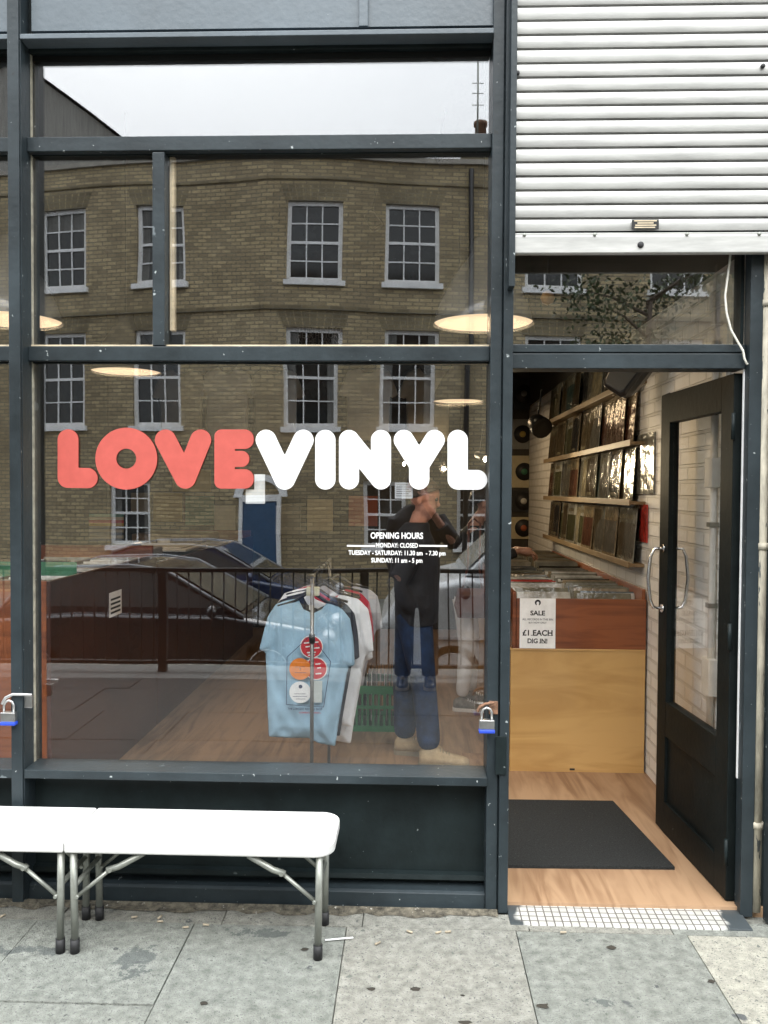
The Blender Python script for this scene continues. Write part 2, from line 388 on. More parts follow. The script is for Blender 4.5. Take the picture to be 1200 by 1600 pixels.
# the big road sheet
m = MB(); m.add([(-300, -300, -.72), (300, -300, -.72), (300, 300, -.72), (-300, 300, -.72)], [(0, 1, 2, 3)])
tag(m.build('road', M_ASPH), kind='structure')
def slab_mat(name, base, tint):
    m = pm(name, base, .85, var=.16, vscale=26, tint=tint, bump=.8, bscale=170,
              specks=[((.05, .05, .05), 55, .70), ((.085, .09, .09), 5.5, .70), ((.07, .075, .075), 14, .69), ((.40, .40, .37), 75, .735), ((.10, .105, .10), 160, .62), ((.13, .135, .12), 28, .66)])
    nt = m.node_tree; L = nt.links.new; b = nt.nodes['Principled BSDF']; out = b.inputs['Base Color'].links[0].from_socket
    tc = N(nt, 'TexCoord'); n1 = N(nt, 'TexNoise'); n1.inputs['Scale'].default_value = 13; n1.inputs['Detail'].default_value = 9; n1.inputs['Roughness'].default_value = .75; L(tc.outputs['Object'], n1.inputs['Vector'])
    for cx_, cy_, rx_, ry_ in [(-1.35, -.42, .34, .05), (-.93, -.47, .12, .17), (-.55, -.27, .22, .06), (.6, -.62, .10, .06)]:     # old spills, each with its own place and edge
        mp = N(nt, 'Mapping', vector_type='TEXTURE'); mp.inputs['Location'].default_value = (cx_, cy_, 0); mp.inputs['Scale'].default_value = (rx_, ry_, 10); L(tc.outputs['Object'], mp.inputs['Vector'])
        ln = N(nt, 'VectorMath', operation='LENGTH'); L(mp.outputs[0], ln.inputs[0])
        ad = N(nt, 'Math', operation='MULTIPLY_ADD'); L(n1.outputs['Fac'], ad.inputs[0]); ad.inputs[1].default_value = 3.2; L(ln.outputs['Value'], ad.inputs[2])
        r = N(nt, 'ValToRGB'); r.color_ramp.elements[0].position = .0; r.color_ramp.elements[0].color = (1, 1, 1, 1); r.color_ramp.elements[1].position = .09; r.color_ramp.elements[1].color = (0, 0, 0, 1)
        sb = N(nt, 'Math', operation='SUBTRACT'); L(ad.outputs[0], sb.inputs[0]); sb.inputs[1].default_value = 1.95; L(sb.outputs[0], r.inputs['Fac'])
        ml = N(nt, 'Math', operation='MULTIPLY'); L(r.outputs['Color'], ml.inputs[0]); ml.inputs[1].default_value = .62
        mxn = N(nt, 'Mix', data_type='RGBA'); L(ml.outputs[0], mxn.inputs[0]); L(out, mxn.inputs[6]); mxn.inputs[7].default_value = (.06, .07, .072, 1); out = mxn.outputs[2]
    L(out, b.inputs['Base Color'])
    return m
M_SLAB = [slab_mat('paving_grey', (.228, .238, .212), (.125, .132, .116)), slab_mat('paving_warm', (.268, .264, .23), (.15, .148, .127)),
          slab_mat('paving_pale', (.35, .34, .285), (.23, .225, .19)), pm('paving_grout', (.19, .19, .165), .95, var=.3, vscale=20, bump=.5), slab_mat('paving_dimmed', (.042, .044, .042), (.028, .030, .029)), slab_mat('kerb_stone', (.17, .172, .163), (.12, .122, .116))]
m = MB(); m.box(-9, 9, -4.2, -.055, -.72, -.012, 3)
def slab(x0, x1, y0, y1, mi, skew=0.):
    g = .0022; z = random.uniform(-.003, .002)
    m.add([(x0 + g, y1 - g, z), (x1 - g, y1 - g, z), (x1 + skew - g, y0 + g, z), (x0 + skew + g, y0 + g, z),
           (x0 + g, y1 - g, -.05), (x1 - g, y1 - g, -.05), (x1 + skew - g, y0 + g, -.05), (x0 + skew + g, y0 + g, -.05)],
          [(0, 3, 2, 1), (0, 1, 5, 4), (1, 2, 6, 5), (2, 3, 7, 6), (3, 0, 4, 7)], mi)
xs = [-8.6, -7.9, -7.2, -6.5, -5.8, -5.1, -4.4, -3.7, -3.1, -2.55, -1.98, F(40, 1460, 0).x, F(288, 1475, 0).x, F(537, 1480, 0).x, F(812, 1480, 0).x, F(1085, 1480, 0).x, 1.62, 2.25, 2.9, 3.6, 4.3, 5, 5.7, 6.4, 7.1, 7.8, 8.6]
rows = [(-.215, -.70), (-.70, -1.32), (-1.32, -1.95), (-1.95, -2.6), (-2.6, -3.25), (-3.25, -3.6)]
for ri, (ya, yb) in enumerate(rows):
    sh = 0 if ri == 0 else (.0 if ri == 1 else random.uniform(-.25, .25))
    for i in range(len(xs) - 1):
        if ri == 0: yb = -.70 if xs[i + 1] < F(430, 1480, 0).x else -1.12
        if ri == 1: ya = -.70 if xs[i + 1] < F(430, 1480, 0).x else -1.12
        mi = random.choice([0, 0, 1])
        if ri <= 1: mi = 0 if xs[i + 1] < F(288, 1480, 0).x + .01 or xs[i] < -.3 else 1
        if ri <= 1 and xs[i] > .3: mi = 0
        if ri <= 1 and xs[i] > .9: mi = 2
        if ri >= 2: mi = 4  # far rows' colour darkened to dim their reflection in the window
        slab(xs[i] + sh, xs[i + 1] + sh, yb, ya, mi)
x = -8.6
while x < 8.5:                                             # kerb stones at the drop to the road
    slab(x, x + .9, -4.1, -3.6, 5); x += .9
# narrow stone edging along the shop
x = -8.6
for wd in [.52, .61] * 20:
    if x > 8.4: break
    slab(x, x + wd, -.215, -.12 if x > .3 else -.10, random.choice([1, 0, 1])); x += wd
pav = m.build('pavement', M_SLAB); tag(pav, kind='structure')
# opposite pavement
m = MB(); m.box(-40, 40, -40, -11.2, -.72, -.60)
tag(m.build('pavement_opposite', M_SLAB[0]), kind='structure')
# debris line where the shop meets the pavement: dirt
M_DIRT = pm('gutter_dirt', (.13, .115, .085), .95, var=.4, vscale=35, bump=1, bscale=90, specks=[((.4, .38, .33), 60, .68)])
m = MB()
xx = -3.4; ptsA = []
while xx < 2.2:
    ptsA.append((xx, -.10 - random.uniform(0.015, .05))); xx += .045
for (a, b) in zip(ptsA[:-1], ptsA[1:]):
    if .3 < a[0] < 1.33: continue
    m.add([(a[0], -.085, .012), (b[0], -.085, .012), (b[0], b[1], .0035), (a[0], a[1], .0035)], [(0, 3, 2, 1)])
tag(m.build('dirt', M_DIRT), kind='stuff')

# ================================================================== SHOPFRONT
GY, FY = 0.0, -.08                                         # glass plane, front of the frame
shop = empty('shopfront', (0, 0, 0), 'dark slate painted shopfront with large panes and open black door', 'shopfront')
def framebar(name, x0, y0, x1, y1, Yf, Yb, mat=M_PAINT, bevel=.003, ext=(0, 0)):
    X0, X1, Z0, Z1 = rect(x0, y0, x1, y1, Yf)
    m = MB().box(X0 - ext[0], X1 + ext[1], Yf, Yb, Z0, Z1); return m.build(name, mat, shop, bevel)
# left double mullion
xa, xb = W(15, 760, -.105).x, W(33.5, 760, -.105).x; xc = xb
def mullion(xa, xb, top=4.5):
    m = MB(); m.box(xa, xb - .002, -.105, -.096, 0, top); m.box(xa + .004, xb - .006, -.096, -.0925, 0, top - .01); m.box(xa, xb, -.0925, .06, 0, top)
    o = m.build('mullion', M_PAINT, shop, .002)
    MB().box(xb, xb + .004, -.014, -.001, .5, 3.9).build('putty_line', M_CAULK, o)
mullion(xa, xb)
MLX = (xa, xc)
# post between window and door
pa, pb, pc = W(764.5, 760, FY).x, W(783, 760, FY).x, W(799, 760, FY).x
m = MB(); m.box(pa, pb - .0025, FY, .06, 0, 4.5); m.box(pb - .0025, pb + .0025, FY + .009, .05, 0, 4.49); m.box(pb + .0025, pc, FY - .012, .06, 0, 4.5)
m.build('post', M_PAINT, shop, .0035)
# far left mullion, beyond the picture
mullion(xa - 1.9, xb - 1.9)
bays = [(xc, pa), (xc - 1.9, xa)]
for bi, (bx0, bx1) in enumerate(bays):
    Z = lambda y, Y: W(400, y, Y).z
    def bar(name, y0, y1, Yf, Yb, mat=M_PAINT, bevel=.003, x0=bx0, x1=bx1):
        return MB().box(x0, x1, Yf, Yb, Z(y1, Yf), Z(y0, Yf)).build(name, mat, shop, bevel)
    # fascia: panel, batten, bottom rail, recess and head rail
    MB().box(bx0 + .025, bx1, -.055, -.03, Z(44, -.055), 4.5).build('fascia_panel', M_PAINT_LIT, shop)
    MB().box(bx0, bx0 + .0245, -.02, .0, Z(44, -.055), 4.5).build('shadow_gap', M_DARKP, shop)
    if bi == 0:
        bX0, bX1, _, _ = rect(561, 0, 575, 40, -.07)
    else: bX0, bX1 = bX0 - 1.9, bX1 - 1.9
    MB().box(bX0, bX1, -.072, -.0555, Z(43, -.07), 4.5).build('batten', M_PAINT_LIT, shop, .002)
    m = MB(); z0, z1 = Z(56, -.10), Z(43, -.10)
    m.prismx([(-.10, z0), (-.10, z1 - .012), (-.06, z1), (.02, z1), (.02, z0)], bx0, bx1); m.build('fascia_rail', M_PAINT_LIT, shop, .002)
    bar('head_rail', 63, 78, -.03, .02, M_DARKP)
    bar('head_rail', 79, 92, -.004, .03, M_RECESS)
    MB().box(bx0, bx1, .021, .031, Z(92, 0), Z(40, 0)).build('head_board', M_RECESS, shop)
    bar('transom', 211, 234, -.045, .02)
    bar('transom_bead', 236, 241, -.012, .02, M_DARKP, .001)
    bar('transom', 541, 564, -.045, .02)
    bar('transom_bead', 564.5, 568, -.012, .02, M_DARKP, .001)
    bar('putty_line', 538.6, 541, -.02, .005, M_CREAM, .001)
    # sill and stall riser
    m = MB(); zg = Z(1194, 0); zf = Z(1209, -.10); zb = Z(1223, -.10)
    m.prismx([(.03, zg), (-.008, zg), (-.10, zf), (-.10, zb), (-.04, zb + .004), (.03, zb + .004)], bx0, bx1); m.build('sill', M_PAINT, shop, .003)
    MB().box(bx0, bx1, .0, .05, .115, zb + .006).build('stall_riser', M_DARKP, shop)
    m = MB(); za = Z(1360, -.03); m.prismx([(.0, za), (-.025, za - .004), (-.03, za - .022), (0, za - .03)], bx0, bx1); m.build('riser_rail', M_DARKP, shop)
    MB().box(bx0, bx1, .012, .05, .02, .118).build('riser_board', M_DARKP, shop)
    m = MB(); m.prismx([(.02, .068), (-.05, .062), (-.062, .055), (-.066, .0), (.02, .0)], bx0, bx1); m.build('plinth', M_PAINT, shop, .002)
    # vertical glazing bar in the middle light with its bare wooden bead
    if bi == 0:
        X0, X1, Z0, Z1 = rect(238, 236, 257, 541, -.045); sx = 0
    else: X0 -= 1.9; X1 -= 1.9
    MB().box(X0, X1, -.045, .02, Z(541, -.02) - .002, Z(236, -.045)).build('glazing_bar', M_PAINT, shop, .003)
    m = MB(); m.box(X0 - .012, X0 - .001, .008, .03, Z(541, 0) + .0, Z(246, 0)); m.box(X1 + .004, X1 + .023, .008, .035, Z(516, 0), Z(241, 0)); m.build('wooden_bead', M_CREAM, shop, .002)
    # panes: each hung a hair off the plane, as set by hand
    def pane(x0, x1, ya, yb, tx, tz):
        z0, z1 = Z(yb, 0), Z(ya, 0); cx, cz = (x0 + x1) / 2, (z0 + z1) / 2; q = MB()
        rot = Matrix.Rotation(R(tx), 3, 'X') @ Matrix.Rotation(R(tz), 3, 'Z')
        q.obox((cx, .004, cz), rot @ XV, rot @ YV, rot @ ZV, (x1 - x0) / 2, .003, (z1 - z0) / 2)
        q.build('glass_pane', M_GLASS, shop)
    pane(bx0, bx1, 92, 212, -.10, .0); pane(bx0, X0, 234, 541, .05, .05); pane(X1, bx1, 234, 541, .0, -.05); pane(bx0, bx1, 566, 1195, .12, .12)
# door surround
Zd = lambda y, Y: W(980, y, Y).z
jx0, jx1 = W(1168, 760, FY).x, W(1183, 760, FY).x
MB().box(jx0, jx1 + .012, FY, -.022, 0, 4.3).build('door_jamb', M_PAINT, shop, .003)
m = MB(); zt, zm, zb = Zd(538, -.045), Zd(551.5, -.045), Zd(576, -.045)
m.box(pc, jx0 - .001, -.045, .05, zm + .0025, zt); m.box(pc, jx0 - .001, -.037, .05, zm - .0025, zm + .0025); m.box(pc, jx0 - .001, -.05, .05, zb, zm - .0025)
m.build('door_head', M_PAINT, shop, .0025)
MB().box(pc, jx0, .001, .007, zt, Zd(390, 0)).build('glass_pane', M_GLASS, shop)
MB().box(pc, jx0, -.02, .03, Zd(390, 0), Zd(330, 0)).build('head_rail', M_DARKP, shop)
MB().box(pc, jx0, .0, .03, Zd(330, 0), 4.3).build('fascia_panel', M_PAINT_LIT, shop)
MB().box(jx0 - .013, jx0, -.02, .05, zb - .001 if False else zt, Zd(390, 0)).build('door_frame_strip', M_DARKP, shop)
# white threshold mosaic
def mosaic():
    m = bpy.data.materials.new('white_mosaic'); m.use_nodes = True; nt = m.node_tree; L = nt.links.new; b = nt.nodes['Principled BSDF']
    b.inputs['Roughness'].default_value = .35
    tc = N(nt, 'TexCoord'); bt = N(nt, 'TexBrick'); bt.offset = 0; bt.inputs['Scale'].default_value = 1; bt.inputs['Brick Width'].default_value = .03; bt.inputs['Row Height'].default_value = .03
    bt.inputs['Mortar Size'].default_value = .0026; bt.inputs['Color1'].default_value = (.50, .50, .47, 1); bt.inputs['Color2'].default_value = (.40, .40, .37, 1); bt.inputs['Mortar'].default_value = (.11, .10, .09, 1)
    L(tc.outputs['Object'], bt.inputs['Vector'])
    n = N(nt, 'TexNoise'); n.inputs['Scale'].default_value = 4.5; n.inputs['Detail'].default_value = 6; L(tc.outputs['Object'], n.inputs['Vector'])
    # worn paint still covers both ends of the strip
    sp = N(nt, 'SeparateXYZ'); L(tc.outputs['Object'], sp.inputs[0])
    sb = N(nt, 'Math', operation='SUBTRACT'); L(sp.outputs[0], sb.inputs[0]); sb.inputs[1].default_value = .80
    ab = N(nt, 'Math', operation='ABSOLUTE'); L(sb.outputs[0], ab.inputs[0])
    ad = N(nt, 'Math', operation='MULTIPLY_ADD'); L(n.outputs['Fac'], ad.inputs[0]); ad.inputs[1].default_value = .35; L(ab.outputs[0], ad.inputs[2])
    r = N(nt, 'ValToRGB'); r.color_ramp.elements[0].position = .535; r.color_ramp.elements[1].position = .56; L(ad.outputs[0], r.inputs['Fac'])
    mxn = N(nt, 'Mix', data_type='RGBA'); L(r.outputs['Color'], mxn.inputs[0]); L(bt.outputs['Color'], mxn.inputs[6]); mxn.inputs[7].default_value = (.05, .06, .065, 1)
    L(mxn.outputs[2], b.inputs['Base Color']); return m
m = MB(); m.prismx([(-.04, .012), (-.175, .004), (-.175, -.05), (-.04, -.05)], pc + .001, jx0 + .01); m.build('threshold', mosaic(), shop, .003)
# ---- the open door leaf, hinged at the right jamb and swung inside
hinge = Vector((jx0 - .008, -.012, 0)); fe = F(1031, 1286, FLOOR + .008); fe = Vector((fe.x, fe.y, 0))
du = (fe - hinge).normalized(); dn = Vector((-du.y, du.x, 0)); DW = (fe - hinge).length   # dn points into the doorway (-X)
if dn.x > 0: dn = -dn
DZ0, DZ1 = FLOOR + .008, zb - .012
def dpt(u, n, z): return hinge + du * u + dn * n + ZV * z
def dbox(mb, u0, u1, n0, n1, z0, z1, mi=0):
    vs = [dpt(u, n, z) for u in (u0, u1) for n in (n0, n1) for z in (z0, z1)]
    mb.add(vs, [(0, 1, 3, 2), (4, 6, 7, 5), (0, 4, 5, 1), (2, 3, 7, 6), (0, 2, 6, 4), (1, 5, 7, 3)], mi)
m = MB(); T = .022; st = .105; gz0 = .635; gz1 = DZ1 - .135
dbox(m, 0, st, -T, T, DZ0, DZ1); dbox(m, DW - st, DW, -T, T, DZ0, DZ1); dbox(m, st, DW - st, -T, T, gz1, DZ1); dbox(m, st, DW - st, -T, T, gz0 - .16, gz0)
dbox(m, st, DW - st, -T, T, DZ0, .17); dbox(m, st, DW - st, -T + .012, T - .012, .17, gz0 - .16)
door = m.build('door', M_DOOR, shop, .003)
m = MB(); dbox(m, st, DW - st, -.003, .003, gz0, gz1); m.build('door_glass', M_GLASS2, door)
for sgn in (1, -1):
    m = MB(); u = DW - st * .55; za, zb2 = 1.075, 1.385
    zc = F(1020, 952, 1.2).z
    n0 = T * sgn; n1 = (T + .062) * sgn
    m.tube([dpt(u, n0, 1.06), dpt(u, n1 * .8, 1.063), dpt(u, n1, 1.10), dpt(u, n1 * 1.12, 1.2), dpt(u, n1, 1.30), dpt(u, n1 * .8, 1.337), dpt(u, n0, 1.34)], [.0075, .0075, .008, .008, .008, .0075, .0075], 10)
    for zz in (1.06, 1.34):
        m.tube([dpt(u, n0, zz), dpt(u, n0 + .008 * sgn, zz)], .019, 14)
    m.build('handle', M_CHROME, door)
for zz in (.22, 1.05, 1.85):
    m = MB(); m.tube([dpt(-.006, T + .004, zz - .05), dpt(-.006, T + .004, zz + .05)], .008, 8); m.build('hinge', M_DARKP, door)
# daylight through the hinge gap, painted as a white strip along the jamb
MB().box(jx0 - .005, jx0 - .001, -.04, -.03, W(1163, 1222, FY).z, Zd(578, 0)).build('hinge_gap_light', M_WHITEV, shop)
# walls of the building above and beside
m = MB(); m.box(-9, 9, -.02, .25, 4.5, 9.2); m.box(1.42, 9, -.04, .25, 0, 4.5); m.box(-9, xa - 1.9, -.04, .25, 0, 4.5)
tag(m.build('shop_building_wall', M_REDB), 'brown brick wall around and above the slate shopfront', 'wall')

# ---- right edge: drain pipe and its dark backing
pX = W(1190, 900, -.07).x
M_PIPE = pm('weathered_pipe', (.46, .42, .33), .6, var=.25, vscale=7, stretch=(4, 4, 1), specks=[((.07, .08, .08), 9, .62)])
m = MB(); m.tube([(pX, -.07, .02), (pX, -.07, 2.6)], .017, 12)
pipe = m.build('downpipe', M_PIPE); tag(pipe, 'weathered cream downpipe beside the door jamb', 'pipe')
for zz in (.35, 1.4, 2.3):
    m = MB(); m.tube([(pX, -.07, zz - .012), (pX, -.07, zz + .012)], .0215, 12); m.build('pipe_collar', M_PIPE, pipe)
m = MB(); m.box(jx1 + .012, 1.50, -.03, .06, .0, 4.5); m.box(1.43, 1.5, -.08, -.03, 0, 2.55); m.build('side_pilaster', M_DARKP, shop, .004)

# ---- roller shutter
SX0, SX1 = W(806, 200, -.13).x, W(1222, 200, -.13).x
shut = empty('roller_shutter', ((SX0 + SX1) / 2, -.13, 2.5), 'white metal roller shutter half rolled down above the shop door', 'roller shutter')
zbase = W(1000, 362, -.13).z; pitch = .0509
prof = []; k = 0; z = zbase
while z < 4.45:
    for t in range(9):
        a = t / 8; prof.append((-.126 - .007 * math.sin(math.pi * (.10 + .80 * a)) ** .5, z + .0035 + a * (pitch - .0098)))
    prof.append((-.100, z + pitch - .0068)); prof.append((-.100, z + pitch + .0015)); z += pitch; k += 1
m = MB(); n = len(prof); vs = [(SX0, y, z) for y, z in prof] + [(SX1, y, z) for y, z in prof]
m.add(vs, [(i, i + 1, n + i + 1, n + i) for i in range(n - 1)], 0, False); m.build('slat_curtain', M_SHUT, shut)
zb0, zb1 = W(1000, 396, -.14).z, W(1000, 363, -.14).z
m = MB(); m.prismx([(-.142, zb0 + .004), (-.142, zb1 - .014), (-.138, zb1 - .010), (-.138, zb1), (-.118, zb1), (-.118, zb0), (-.138, zb0)], SX0 - .003, SX1); m.build('bottom_bar', M_SHUT, shut, .0015)
for px, py, r_ in ((1001, 382.5, .0115), (809, 113, .008), (1193, 102, .008)):
    p = W(px, py, -.143); m = MB(); m.lathe([(0, -.006), (r_ * .6, -.006), (r_, -.003), (r_, .003)], (p.x, -.143 if py > 300 else -.138, p.z), 'Y', 14); m.build('bolt', M_BLACK, shut)
for px in (819, 929, 1073, 1186):
    p = W(px, 377 - (px - 819) * .022, -.14); m = MB(); m.lathe([(0, -.005), (.006, -.005), (.0068, 0)], (p.x, -.1415, zb1 - .008), 'Y', 10); m.build('rivet', M_GREYM, shut)
X0, X1, Z0, Z1 = rect(987, 343.5, 1029, 358.5, -.138)
m = MB(); m.box(X0, X1, -.1425, -.1385, Z0, Z1); pl = m.build('maker_plate', M_INK, shut, .001)
m = MB()
for i, (a, b) in enumerate(((.08, .92), (.2, .8), (.12, .9), (.1, .86))):
    zz = Z1 - (i + .6) * (Z1 - Z0) / 4.4; m.add([(X0 + (X1 - X0) * a, -.1429, zz - .0022), (X0 + (X1 - X0) * b, -.1429, zz - .0022), (X0 + (X1 - X0) * b, -.1429, zz + .0018), (X0 + (X1 - X0) * a, -.1429, zz + .0018)], [(0, 1, 2, 3)])
m.build('plate_line', M_CREAM, pl)
for gx in (SX0 - .022, SX1):
    MB().box(gx, gx + .022, -.15, -.085, zb0 - .12 if gx < 1 else 0, 4.5).build('guide_rail', M_PAINT, shut, .002)
m = MB(); pts = []
for px, py in ((1141, 398), (1140, 410), (1136, 440), (1133, 462), (1135, 488), (1142, 515), (1152, 533), (1161, 548), (1163, 560), (1167, 569), (1174, 566), (1181, 558)):
    p = W(px, py, -.066); pts.append(p)
m.tube(pts, .0042, 7); tag(m.build('dangling_cable', pm('white_cable', (.72, .70, .62), .5)), 'loose white cable dangling over the glass above the door', 'cable')

# ---- lettering on the glass
LY = -.006
def letter(sdf, bbox, mat, par, step=1.7):
    pts, faces = march(sdf, bbox, step); m = MB()
    m.add([W(x, y, LY) for x, y, v in pts], faces); m.build('letter', mat, par)
love = empty('window_lettering', W(242, 765, LY), 'coral rounded letters LOVE stuck on the shop window', 'lettering', 'shop name letters on the window')
vin = empty('window_lettering', W(580, 765, LY), 'white rounded letters VINYL stuck on the shop window', 'lettering', 'shop name letters on the window')
letter(union(cap(106.3, 687, 106.3, 746, 16.3), cap(106.3, 746.5, 136.8, 747, 15.8)), (86, 666, 158, 768), M_CORAL, love)
letter(ring(197.3, 716.6, 48.3, 15.6), (146, 664, 250, 768), M_CORAL, love)
letter(union(cap(258.5, 687.5, 289.5, 747, 16.5), cap(313.5, 687.5, 289.5, 747, 16.5)), (238, 666, 334, 768), M_CORAL, love)
letter(union(rrect(335, 671, 367, 763.5, 11), rrect(335, 671, 396.5, 701.5, 14.5), rrect(345, 704.5, 389.5, 729.5, 12), rrect(335, 733, 396.5, 763.5, 14.5)), (332, 668, 400, 768), M_CORAL, love, 1.1)
letter(union(cap(415.6, 687.5, 444.8, 749, 16), cap(473.9, 687.5, 444.8, 749, 16)), (396, 668, 494, 769), M_WHITEV, vin)
letter(cap(508.3, 687.5, 508.3, 749, 15.8), (490, 668, 528, 769), M_WHITEV, vin)
letter(union(cap(545.3, 687.5, 545.3, 749, 15.6), cap(595.3, 687.5, 595.3, 749, 15.6), cap(545.3, 687.5, 595.3, 749, 15.6)), (526, 668, 614, 769), M_WHITEV, vin)
letter(union(cap(631, 687.5, 655, 726, 15.8), cap(679, 687.5, 655, 726, 15.8), cap(655, 726, 655, 749, 15.8)), (612, 668, 698, 769), M_WHITEV, vin)
letter(union(cap(715.2, 687.5, 715.2, 749, 15.8), cap(715.2, 749.5, 746, 749.8, 15.4)), (696, 668, 766, 769), M_WHITEV, vin)
hours = MB()
def px_text(mb, body, x0, x1, ybase, hpx, bold=.012):
    a, b = W(x0, ybase, LY), W(x1, ybase, LY); c = (a + b) / 2; sz = hpx / 404 / .69
    put_text(mb, body, c, XV, ZV, sz, bold, width=(b - a).length)
px_text(hours, 'OPENING HOURS', 579, 661, 841.5, 9.2, .02)
px_text(hours, 'MONDAY: CLOSED', 587.5, 653, 855.5, 6.8, .02)
px_text(hours, 'TUESDAY - SATURDAY: 11.30 am  - 7.30 pm', 544.5, 696, 867.3, 6.8, .02)
px_text(hours, 'SUNDAY: 11 am - 5 pm', 580, 660, 879, 6.8, .02)
for xa_, xb_ in ((542, 586), (655, 699)):
    p0, p1 = W(xa_, 854, LY), W(xb_, 851.2, LY); hours.add([(p0.x, LY, p0.z), (p1.x, LY, p0.z), (p1.x, LY, p0.z + .006), (p0.x, LY, p0.z + .006)], [(0, 1, 2, 3)])
tag(hours.build('window_lettering', M_WHITEV), 'small white opening hours lettering low on the window', 'lettering')

# ---- padlocks and hasps
def padlock(px, py, label):
    p = W(px, py, -.115); b = empty('padlock', p, label, 'padlock', 'padlocks on the frame')
    m = MB(); m.box(p.x - .028, p.x + .028, -.128, -.102, p.z - .012, p.z + .024); m.build('lock_body', M_STEEL, b, .003)
    m = MB(); m.box(p.x - .030, p.x + .030, -.131, -.099, p.z - .026, p.z - .012); m.build('bumper', M_BLUE, b, .004)
    m = MB(); m.tube([(p.x - .019, -.115, p.z + .022), (p.x - .019, -.115, p.z + .048), (p.x - .013, -.115, p.z + .062), (p.x, -.115, p.z + .068), (p.x + .013, -.115, p.z + .062), (p.x + .019, -.115, p.z + .048), (p.x + .019, -.115, p.z + .022)], .0048, 8); m.build('shackle', M_STEEL, b)
padlock(14, 1122, 'silver padlock with blue base on the mullion near the bench')
padlock(760.5, 1134, 'silver padlock with blue base hanging from rusty hasp by the doorway')
def hasp(pts, plate, mat, label):
    o = MB(); o.tube([W(a, b, -.115) for a, b in pts], .006, 8)
    X0, X1, Z0, Z1 = rect(*plate, -.09); o.box(X0, X1, -.092, -.081, Z0, Z1)
    tag(o.build('hasp', mat, None, .0015), label, 'hasp', 'hasps on the frame')
hasp(((3, 1100), (9, 1090), (20, 1085), (34, 1085), (50, 1086)), (38, 1086, 50, 1106), M_STEEL, 'steel hasp bar screwed across the mullion near the bench')
hasp(((746, 1112), (750, 1104), (758, 1100), (766, 1099), (772, 1098)), (764, 1096, 778, 1116), M_RUST, 'rusty hasp on the post beside the doorway')
m = MB(); X0, X1, Z0, Z1 = rect(774, 1150, 791, 1210, -.093); m.box(X0, X1, -.099, -.0925, Z0, Z1); m.build('lock_plate', M_DARKP, shop, .002)

# ================================================================== INTERIOR
RX = F(1025, 1228, FLOOR).x                                # right wall plane
LXW, BY, CZ = -3.5, 6.2, 4.3
m = MB(); m.box(LXW, RX + .2, -.045, BY, -.1, FLOOR); tag(m.build('floor', wood('laminate_floor', (.33, .21, .12), (.17, .105, .06), .45, axis=(9, 1, 1), scale=1.3)), kind='structure')
m = MB(); m.box(W(770, 760, 0).x, RX, -.05, 1.75, FLOOR - .02, FLOOR + .004); tag(m.build('floor_plywood', M_PLY), kind='structure')
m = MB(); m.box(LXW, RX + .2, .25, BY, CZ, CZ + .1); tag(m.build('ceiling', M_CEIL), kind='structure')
m = MB(); m.box(RX, RX + .2, .07, BY, FLOOR, 2.56); m.box(RX - .002, RX + .2, .07, BY, 2.56, CZ, 1); tag(m.build('wall_right', [M_WBRICK, pm('shaded_upper_wall', (.045, .04, .032), .85, var=.2)]), kind='structure')  # dimness of the upper wall put into a darker colour
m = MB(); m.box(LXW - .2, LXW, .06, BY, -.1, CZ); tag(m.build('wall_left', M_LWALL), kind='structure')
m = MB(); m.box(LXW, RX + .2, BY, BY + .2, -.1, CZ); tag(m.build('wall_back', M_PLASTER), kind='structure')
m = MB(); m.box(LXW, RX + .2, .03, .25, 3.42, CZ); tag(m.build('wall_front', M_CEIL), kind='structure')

# doormat
pts = [F(1055, 1357, FLOOR + .01), F(958, 1253, FLOOR + .01)]
m = MB(); a, b = pts; vx = Vector((-1.05, 0, 0)); zt = FLOOR + .018
q = [a, b, b + Vector((-.78, -.01, 0)), a + Vector((-.86, -.02, 0))]
m.add([(p.x, p.y, zt) for p in q] + [(p.x, p.y, FLOOR) for p in q], [(0, 1, 2, 3), (0, 4, 5, 1), (1, 5, 6, 2), (2, 6, 7, 3), (3, 7, 4, 0)])
tag(m.build('doormat', M_MAT, None, .004), 'charcoal doormat on the plywood floor inside the doorway', 'doormat')

# wall conduits behind the door
wc = empty('wall_conduit', (RX, .45, 1.2), 'white painted conduit running up the white brick wall', 'conduit')
M_WP = pm('white_pipe_paint', (.66, .65, .60), .5, var=.1)
y1 = WX(1113, 900, RX - .02).y
m = MB(); m.tube([(RX - .02, y1, .3), (RX - .02, y1, 2.25)], .016, 10); m.build('pipe', M_WP, wc)
for za_, zb_ in ((.72, .88), (1.62, 1.75)): MB().box(RX - .045, RX - .001, y1 - .045, y1 + .045, za_, zb_).build('junction_box', M_WP, wc, .004)
m = MB(); m.box(RX - .02, RX - .001, y1 - .12, y1 - .075, .2, 2.5); m.build('trunking', M_WP, wc, .003)
for zz in (.5, 1.1, 1.45, 1.95):
    m = MB(); m.box(RX - .042, RX - .002, y1 - .02, y1 + .02, zz, zz + .02); m.build('clip', M_GREYM, wc)

